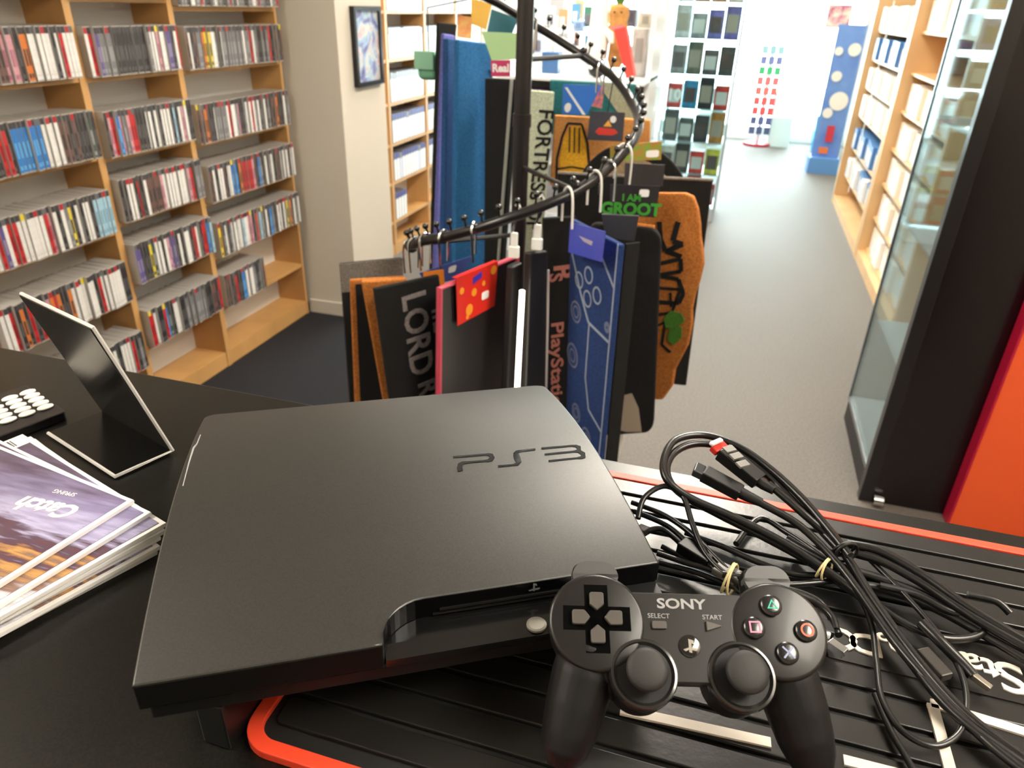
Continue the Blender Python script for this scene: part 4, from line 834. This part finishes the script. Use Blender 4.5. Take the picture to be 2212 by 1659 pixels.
t, s = card('hang_card', 'teal card hanging high behind the pole, left side', [(1062, 20), (1120, 40), (1100, 88), (1052, 70)], (2.2, 2.2), P('teal_card', (44, 110, 130), .45))
# green plush
a = at(926, 112, y=2.25); b = at(926, 172, y=2.25)
t = thing('plush_purse', 'small mint green plush purse hanging left of the black doormat', 'purse', V(a.x, 2.25, b.z))
mesh_obj('pouch', MB().box(V(a.x-.03, 2.22, b.z), V(a.x+.035, 2.29, a.z)), P('mint_plush', (120, 184, 150), .9, bump=.4, bscale=300), t, bevel=.018, seg=4)
mesh_obj('flap', MB().box(V(a.x-.034, 2.212, b.z+.03), V(a.x+.03, 2.22, a.z+.004)), P('mint_light', (150, 204, 174), .9), t, bevel=.003)
mesh_obj('strap', MB().tube([V(a.x, 2.25, a.z), V(a.x+.02, 2.2, a.z+.12), V(-.7, 2.1, 1.52)], .002, 6), m_blkp, t)
# wire hooks on the front rail
hk = [(-150, .96), (-138, .97), (-126, .99), (-112, 1.02), (-95, 1.05), (-52, 1.15), (-38, 1.2), (-30, 1.22), (-18, 1.24), (60, 1.35), (100, 1.45)]
for i, (a, z) in enumerate(hk):
    p = rail(a); d = V(math.cos(math.radians(a)), math.sin(math.radians(a)), 0); tn = V(-d.y, d.x, 0)
    hp = [p-d*.016-tn*.004+V(0, 0, -.06), p-d*.016-tn*.003, p+V(0, 0, .017), p+d*.018+tn*.002, p+d*.018+tn*.006+V(0, 0, -.07)]
    o = mesh_obj('wire_hook', MB().tube(smoothpath(hp, 5), .0028, 8), m_chrome if i not in (5, 6, 8) else m_white, smooth=True)
    tag(o, ['chrome wire hook at the rail end, above the grey topped mat', 'chrome wire hook second from the rail end', 'chrome wire hook third from the rail end', 'chrome wire hook above the lettered black mat', 'chrome wire hook above the red spotted card', 'white hook left of the green lettered card', 'white hook right over the blue card', 'chrome wire hook over the ridged card', 'white hook at the right bend of the rail', 'chrome wire hook on the rear right of the rail', 'chrome wire hook on the rear left of the rail'][i], 'hook', 'hooks on the spiral rail')

# ------------------------------------------------------------------ right side: showcase, orange board, bookcases
SX0, SY0, SY1 = .622, 2.33, 2.93
t = thing('showcase', 'tall glass showcase with black side panel, right of the aisle', 'showcase', (.85, 2.63, 0))
m_kp = P('black_melamine', (14, 5, 8), .3, coat=.2)
mesh_obj('side_panel', MB().box((SX0+.0, SY0, .0), (1.13, SY0+.02, 2.2)), m_kp, t)
mesh_obj('corner_post', MB().box((SX0-.012, SY0-.008, 0), (SX0+.03, SY0+.03, 2.2)), m_blk, t, bevel=.002)
mesh_obj('plinth', MB().box((SX0, SY0+.02, 0), (1.13, SY1, .09)), m_blkp, t)
mesh_obj('floor_board', MB().box((SX0+.002, SY0+.02, .09), (1.13, SY1, .105)), P('pale_board', (232, 236, 236), .4), t)
mesh_obj('glass_front', MB().box((SX0, SY0+.03, .105), (SX0+.005, SY1, 2.15)), glass_mat('cool_glass', (240, 246, 248), .6), t)
mesh_obj('glass_end', MB().box((SX0+.005, SY1-.005, .105), (1.12, SY1, 2.15)), MATS.get('cool') or m_glass, t)
mesh_obj('back_panel', MB().box((1.125, SY0+.02, .1), (1.135, SY1, 2.2)), P('mirror_back', (200, 212, 222), .15, .5), t)
mesh_obj('edge_trim', MB().box((SX0-.004, SY0+.03, .09), (SX0+.004, SY1, .108)).box((SX0-.004, SY1-.004, .09), (SX0+.006, SY1+.004, 2.15)), P('steel_trim', (150, 156, 160), .25, .8), t)
for z in (.45, .83, 1.2, 1.58): mesh_obj('glass_shelf', MB().box((SX0+.02, SY0+.03, z), (1.11, SY1-.02, z+.008)), P('shelf_glass', (206, 222, 226), .15), t)
area('showcase_fill', (.87, 2.63, 2.1), .3, .4, 6, (.9, .96, 1))  # unseen fill light added to brighten the showcase interior
mesh_obj('castor', MB().tube([V(SX0+.03, SY0-.02, .02), V(SX0+.06, SY0-.02, .02)], .02, 12), m_chrome, t, smooth=True)
for i, (y, z, c, nm) in enumerate(((2.5, .838, (210, 205, 208), 'pale'), (2.72, .838, (60, 90, 140), 'blue'), (2.6, .458, (200, 205, 215), 'white'), (2.5, 1.208, (220, 225, 235), 'white'), (2.75, 1.208, (140, 60, 90), 'crimson'), (2.6, .105, (190, 205, 210), 'grey'))):
    o = mesh_obj('boxed_collectible', MB().box((.74, y-.06, z+.001), (.88, y+.06, z+.2)).box((.738, y-.045, z+.06), (.74, y+.045, z+.18)), P('carton_%d' % i, c, .4, noise=.3, nscale=15), bevel=.003)
    tag(o, '%s boxed collectible on the %s shelf of the glass showcase%s' % (nm, {.838: 'middle', .458: 'second lowest', 1.208: 'upper', .105: 'lowest'}[z], ', near end' if y < 2.55 else ''), 'box', 'boxes in the glass showcase')
t = thing('orange_board', 'glossy orange panel standing at the right edge behind the counter', 'panel', (1.1, 2.2, 0))
mesh_obj('panel', MB().box((.884, 2.27, 0), (1.335, 2.32, 1.7)), P('orange_gloss', (252, 100, 48), .3, coat=.2), t, bevel=.003)
mesh_obj('edge_trim', MB().box((.878, 2.265, 0), (.884, 2.325, 1.7)), P('magenta_edge', (190, 20, 60), .4), t)
mesh_obj('dark_inset', MB().box((.905, 2.262, .80), (1.2, 2.27, 1.3)), P('inset_green', (40, 52, 40), .4), t)
mesh_obj('inset_frame', MB().box((.90, 2.258, .79), (1.2, 2.264, .803)), m_chrome, t)

m_ = m_rwood
RX = .925
UR = [(7.16, 5.42), (5.40, 3.85)]
ZR = [[1.40, 1.19, .976, .755, .50, .26], [1.43, 1.2, .978, .751, .53, .305, .09]]
for b, (ya, yb) in enumerate(UR):
    wall_unit('bookcase', ['pale maple bookcase furthest along the right wall', 'pale maple bookcase just beyond the glass showcase'][b], 1.33, RX, yb, ya, ZR[b], 2.1, th=.045, rcs=.05)
m_pk1 = P('pack_white', (240, 238, 236), .4); m_pk2 = P('pack_grey', (196, 194, 200), .4); m_pk3 = P('pack_blue', (80, 130, 190), .4); m_pk4 = P('pack_cream', (236, 224, 204), .4)
def pack(w_, h_, d_, m1, m2):
    m = MB(); m.box((0, -w_/2, 0), (d_, w_/2, h_), 0).box((-.001, -w_*.42, h_*.05), (0, w_*.42, h_*.75), 1)
    bm = bmesh.new(); me = bpy.data.meshes.new('pack'); me.from_pydata([tuple(q) for q in m.v], [], m.f); me.materials.append(m1); me.materials.append(m2); me.polygons.foreach_set('material_index', m.m)
    return me
pk = [pack(.15, .165, .2, m_pk1, m_pk1), pack(.15, .15, .2, m_pk1, m_pk2), pack(.15, .155, .2, m_pk3, m_pk2), pack(.15, .16, .2, m_pk4, m_pk1)]
for b, (ya, yb) in enumerate(UR):
    for r, z in enumerate(ZR[b]):
        if b == 1 and r == 1: continue
        n = int((ya-yb-.1)/.157)
        for i in range(n):
            v = 0 if i < 2 else ((i*3+r*2) % 3 if b == 0 else (3 if (i+r) % 3 else 0))
            if b == 0 and r >= 4 and i in (4, 5, 2): v = 2
            o = bpy.data.objects.new('white_pack', pk[v]); o.location = (RX+.042+.012*((i*7) % 3), yb+.055+.157*(i+.5), z+.0008); COL.objects.link(o)
            tag(o, '%s pack, %s from near end, %s shelf down, %s right bookcase' % (['white', 'white and grey', 'blue topped', 'cream'][v], ORD[i], ORD[r] if r < 5 else ['sixth', 'lowest'][r-5], ['far', 'near'][b]), 'pack', 'packs on the right hand bookcases')
t = thing('bookcase_divider', 'thin white wire divider standing on the far right bookcase', 'divider', (RX, 6.3, 1.2))
mesh_obj('wire', MB().tube([V(RX-.003, 6.3, .26), V(RX-.003, 6.3, 1.6)], .004, 6), m_white, t)

# ------------------------------------------------------------------ glass display tower with toys
TX0, TX1, TY0, TY1 = -.57, -.08, 5.97, 6.4
t = thing('display_tower', 'tall glass display tower full of toys beside the aisle', 'display cabinet', ((TX0+TX1)/2, (TY0+TY1)/2, 0))
mesh_obj('base', MB().box((TX0, TY0, 0), (TX1, TY1, .1)), P('tower_base', (190, 196, 200), .3, .3), t)
mesh_obj('glass_walls', MB().box((TX0, TY0, .1), (TX1, TY0+.005, 1.95)).box((TX1-.005, TY0+.005, .1), (TX1, TY1, 1.95)).box((TX0, TY0+.005, .1), (TX0+.005, TY1, 1.95)), m_glass, t)
for x, y in ((TX0, TY0), (TX1, TY0), (TX0, TY1), (TX1, TY1)): mesh_obj('corner_profile', MB().box((x-.008, y-.008, 0), (x+.008, y+.008, 1.95)), P('tower_profile', (176, 190, 198), .3, .5), t)
ZS = [.12, .36, .60, .84, 1.08, 1.32, 1.56]
for z in ZS[1:]: mesh_obj('glass_shelf', MB().box((TX0+.01, TY0+.01, z-.005), (TX1-.01, TY1-.01, z)), P('tower_shelf', (150, 160, 166), .2), t)
mesh_obj('top', MB().box((TX0, TY0, 1.95), (TX1, TY1, 1.98)), MATS['tower_profile'], t)
TOY = [[((200, 30, 40), 'red'), ((225, 90, 80), 'coral'), ((210, 40, 50), 'scarlet'), ((190, 50, 50), 'dark red')], [((210, 205, 195), 'white'), ((60, 60, 60), 'charcoal'), ((220, 60, 50), 'red'), ((220, 210, 80), 'yellow')],
       [((70, 72, 70), 'dark grey'), ((95, 95, 90), 'grey'), ((70, 70, 72), 'black'), ((190, 130, 60), 'amber')], [((215, 50, 44), 'red'), ((50, 140, 190), 'blue'), ((50, 50, 56), 'black'), ((205, 60, 50), 'vermilion')],
       [((150, 150, 150), 'silver'), ((110, 108, 95), 'khaki'), ((90, 88, 92), 'grey'), ((80, 80, 80), 'dark grey')], [((205, 205, 210), 'white'), ((150, 150, 155), 'pale grey'), ((120, 110, 190), 'violet'), ((110, 100, 180), 'purple')],
       [((225, 225, 225), 'white'), ((200, 120, 60), 'tan'), ((205, 130, 70), 'copper'), ((230, 210, 200), 'cream')]]
for r, row in enumerate(TOY):
    for i, (c, nm) in enumerate(row):
        x = TX0+.07+.117*i; z = ZS[r]+.001; h = .165+.025*((i+r) % 3)
        tt = thing('boxed_toy', '%s boxed toy, %s from the left on the %s shelf up in display tower' % (nm, ORD[i], ['lowest', 'second', 'third', 'fourth', 'fifth', 'sixth', 'seventh'][r]), 'toy', (x, TY0+.1, z), 'toys in the glass display tower')
        mesh_obj('box', MB().box((x-.054, TY0+.04, z), (x+.054, TY0+.16, z+h)), P('toybox_%d_%d' % (r, i), c, .4, noise=.45, nscale=22), tt, bevel=.003)
        mesh_obj('window', MB().box((x-.04, TY0+.038, z+h*.2), (x+.04, TY0+.04, z+h*.75)), P('toywin_%d' % ((r+i) % 3), [(200, 200, 200), (90, 80, 80), (160, 150, 140)][(r+i) % 3], .2), tt)
tt = [o for o in bpy.data.objects if o.name.startswith('boxed_toy') and 'red boxed toy, first from the left on the fourth' in o.get('label', '')][0]
text('number', '10', .11, m_lab, frame(V(TX0+.07, TY0+.036, ZS[3]+.085), (1, 0, 0), (0, 0, 1), (0, -1, 0)), tt, .001, bold=.003)

# ------------------------------------------------------------------ goods between rack and window
GY = 4.6
t = thing('display_shelving', 'white wire display shelving behind the spiral rack', 'display shelving', (-1.0, GY+.2, 0))
m_wt = P('powder_white', (224, 226, 228), .4)
mesh_obj('upright', MB().box((-1.42, GY, 0), (-1.39, GY+.4, 1.62)), m_wt, t); mesh_obj('upright', MB().box((-.56, GY, 0), (-.53, GY+.4, 1.62)), m_wt, t)
for z in (.3, .62, .94): mesh_obj('shelf', MB().box((-1.39, GY, z-.015), (-.56, GY+.4, z)), m_wt, t)
mesh_obj('top_shelf', MB().box((-1.39, 4.34, 1.12), (-.53, GY+.4, 1.135)), m_wt, t)
mesh_obj('back_grid', MB().box((-1.39, GY+.39, .3), (-.56, GY+.395, 1.14)), P('grid_grey', (196, 198, 204), .5), t)
for i in range(14):
    x = -1.36+.047*i
    o = mesh_obj('wallet', MB().box((x-.02, GY+.01, .9408), (x+.018, GY+.09, 1.05)).box((x-.02, GY+.006, 1.0), (x+.018, GY+.012, 1.052), 1), [P('violet_card', (120, 40, 120), .4), P('violet_dark', (84, 60, 130), .4)], bevel=.002)
    tag(o, 'violet wallet in the row behind the pole, %s from left' % ORD[i], 'wallet', 'violet wallets on the display shelving')
for i, (x, c, nm) in enumerate(((-1.15, (60, 100, 150), 'navy blue'), (-1.02, (220, 224, 230), 'white'), (-.92, (205, 210, 220), 'pale grey'))):
    o = mesh_obj('gift_box', MB().box((x-.05, GY+.05, 1.136), (x+.05, GY+.15, 1.23)).box((x-.052, GY+.048, 1.2), (x+.052, GY+.152, 1.252)), P('gift_%d' % i, c, .4), bevel=.004)
    tag(o, '%s gift box on the top shelf behind the rack' % nm, 'box')
# pineapple plush
a = at(1332, 98, y=GY+.05); b = at(1332, 8, y=GY+.05); h = b.z-a.z
t = thing('plush_toy', 'orange brown plush vegetable toy with green leaves on top', 'plush toy', V(a.x, a.y, a.z-.12))
m_pl = P('plush_orange', (206, 150, 84), .9, bump=.3, bscale=200, noise=.3, nscale=30)
mesh_obj('body', MB().lathe([(.035, -.12), (.05, -.08), (.045, 0), (.05, h*.2), (.058, h*.4), (.05, h*.58), (.058, h*.75), (.05, h*.93), (.02, h)], 20, 0, Matrix.Translation(a)), m_pl, t, smooth=True)
lf = MB()
for k in range(7): q = 2*PI*k/7; lf.tube([V(a.x, a.y, b.z-.01), V(a.x+.025*math.cos(q), a.y+.025*math.sin(q), b.z+.03), V(a.x+.045*math.cos(q), a.y+.04*math.sin(q), b.z+.07)], [.012, .009, .002], 6)
mesh_obj('leaves', lf, P('plush_green', (92, 140, 60), .9), t, smooth=True)
mesh_obj('eye', MB().ball((a.x-.02, a.y-.055, a.z+h*.8), .006).ball((a.x+.02, a.y-.055, a.z+h*.8), .006), m_blkp, t)
# white plush
a = at(1290, 115, y=GY+.05); t = thing('plush_toy', 'white rounded plush ghost shape left of the orange plush', 'plush toy', V(a.x, a.y, a.z-.03))
mesh_obj('body', MB().lathe([(.06, -.03), (.065, .05), (.055, .16), (.05, .26), (.035, .32), (.01, .34)], 20, 0, Matrix.Translation(a)), P('plush_white', (242, 238, 232), .9), t, smooth=True)
mesh_obj('arm', MB().tube([a+V(.04, -.02, .12), a+V(.08, -.05, .1), a+V(.09, -.06, .06)], [.025, .022, .014], 10), MATS['plush_white'], t, smooth=True)
# red box and clear boxes
q = [at(1326, 66, y=4.4), at(1352, 60, y=4.4), at(1370, 165, y=4.4), at(1352, 170, y=4.4)]
t = thing('red_carton', 'tall red carton tilted beside the clear boxes, above the rack', 'box', (q[2]+q[3])/2)
mesh_obj('carton', MB().hexa(q, (.0, .09, 0)), P('carton_red', (226, 70, 62), .45), t, bevel=.003)
mesh_obj('end_flap', MB().hexa([q[0], q[1], q[1]+V(-.03, .05, .012), q[0]+V(-.03, .05, .012)], (0, 0, .004)), P('carton_dark_red', (180, 40, 36), .45), t)
for i, (u0, u1, v0, v1, yy, c, nm, mlabel) in enumerate(((1356, 1402, 62, 185, 4.75, (196, 196, 192), 'clear display box with a pale figure, right of the red carton', 'grey'), (1352, 1375, 20, 58, 4.9, (90, 88, 104), 'dark slate box on the clear display box', 'dark'), (1378, 1410, 28, 62, 4.9, (206, 200, 184), 'cream box beside the dark slate box', 'cream'),
        (1172, 1235, -30, 60, 5.6, (235, 240, 244), 'large white packet hanging high behind the pole', 'w'), (1240, 1262, 0, 42, 5.2, (236, 214, 160), 'yellow white packet left of the white plush', 'y'), (1236, 1262, 45, 68, 5.1, (150, 180, 225), 'small light blue packet left of the white plush', 'b'), (1200, 1235, 62, 112, 5.0, (214, 216, 220), 'silver bagged toy hanging behind the rail', 'g'))):
    a = at(u0, v1, y=yy); b = at(u1, v0, y=yy)
    if yy < 4.95 and a.x < -.52: a.z = max(a.z, 1.137)
    t = thing('display_box', nm, 'box', V((a.x+b.x)/2, yy, a.z))
    mesh_obj('box', MB().box((a.x, yy, a.z), (b.x, yy+.1, b.z)), P('dbox_%d' % i, c, .35, noise=.25, nscale=18), t, bevel=.004)
    w_ = b.x-a.x; hh = b.z-a.z
    mesh_obj('window', MB().box((a.x+w_*.25, yy-.002, a.z+hh*.3), (b.x-w_*.25, yy, b.z-hh*.2)), P('dwin_%d' % i, tuple(int(q*.75) for q in c), .3), t)
pkc = [((236, 238, 240), 'white'), ((90, 150, 190), 'steel blue'), ((240, 214, 120), 'yellow'), ((226, 232, 236), 'pale grey'), ((70, 130, 110), 'green'), ((200, 210, 235), 'pale lilac'), ((230, 150, 110), 'salmon'), ((190, 196, 200), 'silver')]
for r in range(2):
    for i in range(9):
        u_ = 1152+27*i; v_ = 8+62*r+(i % 3)*6; a = at(u_, v_+44, y=5.15+.02*r); b = at(u_+21, v_, y=5.15+.02*r); cc, nm = pkc[(i*3+r*5) % 8]
        t = thing('blister_pack', '%s blister pack, %s from left in the %s row hanging behind the rack' % (nm, ORD[i], ['upper', 'lower'][r]), 'packet', V(a.x, a.y, a.z), 'blister packs hanging behind the rack')
        mesh_obj('card', MB().box((a.x, a.y, a.z), (b.x, a.y+.004, b.z)), P('blister_%d' % ((i*3+r*5) % 8), cc, .35), t)
        mesh_obj('bubble', MB().box((a.x+.012, a.y-.025, a.z+.015), (b.x-.012, a.y, a.z+(b.z-a.z)*.62)), P('bubble_%d' % ((i+r) % 3), [(200, 206, 210), (110, 110, 120), (226, 226, 220)][(i+r) % 3], .15), t, bevel=.004)
hb_ = MB(); p1 = at(1150, 4, y=5.17); p2 = at(1395, 4, y=5.17)
tag(mesh_obj('hanging_rod', MB().tube([V(p1.x-.05, 5.2, p1.z+.03), V(p2.x+.05, 5.2, p1.z+.03)], .008, 8).box((p1.x-.07, 5.19, 0), (p1.x-.05, 5.21, p1.z+.05)).box((p2.x+.05, 5.19, 0), (p2.x+.07, 5.21, p1.z+.05)), m_wt, smooth=True), 'thin white rod holding blister packs behind the spiral rack', 'rod')
a = at(1270, 182, y=4.45); b = at(1300, 142, y=4.45)
t = thing('speaker', 'small black rounded speaker on the shelving behind the rail', 'speaker', V((a.x+b.x)/2, 4.47, a.z))
a.z = 1.137+(b.x-a.x)*.56-(b.z-a.z)/2
mesh_obj('body', MB().ball(((a.x+b.x)/2, 4.5, 1.137+(b.x-a.x)*.56), (b.x-a.x)*.62, 20, 0, (1.1, .8, .9)), m_blkp, t, smooth=True)
mesh_obj('badge', MB().ball((a.x+.01, 4.45, 1.137+(b.x-a.x)*.8), .012), m_white, t, smooth=True)

# ------------------------------------------------------------------ far end by the window
t = thing('spinner_stand', 'slim white and red spinner stand in front of the shop window', 'spinner stand', (.27, 10.1, 0))
mesh_obj('base', MB().lathe([(.17, 0), (.17, .03), (.03, .06)], 24, 0, Matrix.Translation((.27, 10.1, 0))), P('stand_red', (190, 30, 60), .4), t, smooth=True)
mesh_obj('column', MB().lathe([(.02, .05), (.02, 1.25)], 12, 0, Matrix.Translation((.27, 10.1, 0))), m_white, t)
sc = [(80, 90, 130), (90, 100, 150), (225, 90, 90), (230, 100, 100), (235, 120, 110), (225, 120, 120), (70, 190, 120), (120, 130, 190), (150, 200, 210)]
for r in range(9):
    for i in range(3):
        x = .27+(-.09+.09*i); z = .14+.115*r
        mesh_obj('pocket', MB().box((x-.037, 10.02, z), (x+.037, 10.06, z+.09)), P('pocket_%d' % r, sc[r], .5), t)
# blue standee
t = thing('cardboard_standee', 'tall light blue cardboard standee with white bubbles near the window', 'standee', (.93, 8.6, 0))
mesh_obj('board', MB().hexa([V(.80, 8.55, 0), V(1.05, 8.5, 0), V(1.05, 8.5, 1.42), V(.80, 8.55, 1.42)], (.02, .05, 0)), P('standee_blue', (110, 150, 215), .5, noise=.2, nscale=4, col2=(90, 128, 205)), t)
bub = MB()
for x, z, r_ in ((.88, .95, .05), (.95, .72, .09), (.87, .6, .05), (.99, 1.2, .06), (.85, 1.18, .04)):
    bub = MB(); bub.add([V(x+r_*math.cos(q), 8.534-.2*(x-.8)-.004, z+r_*math.sin(q)) for q in [2*PI*k/18 for k in range(18)]], [tuple(range(18))]); mesh_obj('bubble', bub, m_white, t)
mesh_obj('red_print', MB().box((.9, 8.5, .32), (.97, 8.512, .48)), P('standee_red', (200, 50, 70), .5), t)
mesh_obj('orange_print', MB().box((.86, 8.505, .2), (.95, 8.517, .26)), P('standee_orange', (230, 120, 60), .5), t)
mesh_obj('base_tray', MB().box((.78, 8.44, 0), (1.08, 8.7, .16)), P('tray_blue', (96, 150, 215), .5), t)
o = mesh_obj('blue_bin', MB().prism(rrect(.92, 9.85, 1.2, 10.15, .03), 0, .42, top=rrect(.90, 9.83, 1.22, 10.17, .03)), P('bin_blue', (60, 160, 215), .4)); tag(o, 'bright blue bin standing right of the spinner stand', 'bin')
a = at(1790, 15, y=9.6)
t = thing('hanging_poster', 'red and purple poster hanging high in the bright window', 'poster', (a.x+.1, 9.6, 1.38))
mesh_obj('sheet', MB().box((a.x, 9.6, 1.37), (a.x+.25, 9.605, 1.60)), P('poster_red', (176, 60, 110), .5, noise=.9, nscale=12, col2=(240, 220, 200)), t)
mesh_obj('string', MB().tube([V(a.x+.12, 9.602, 1.6), V(a.x+.12, 9.602, 2.68)], .003, 5), m_blkp, t)
for i, (x, w_, c, nm) in enumerate(((-.35, .3, (200, 230, 230), 'pale teal'), (.52, .26, (215, 240, 240), 'white'), (-1.2, .35, (215, 225, 230), 'pale grey'))):
    t = thing('floor_display', '%s cardboard floor display in front of the window, %s' % (nm, ['left of the spinner stand', 'between the spinner stand and bin', 'far left'][i]), 'display', (x, 10.2, 0))
    mesh_obj('tray', MB().box((x-w_/2, 10.05, 0), (x+w_/2, 10.35, .35)), P('fd_%d' % i, c, .5), t); mesh_obj('header', MB().box((x-w_/2, 10.3, .35), (x+w_/2, 10.33, .62)), P('fdh_%d' % i, tuple(int(q*.95) for q in c), .5), t)
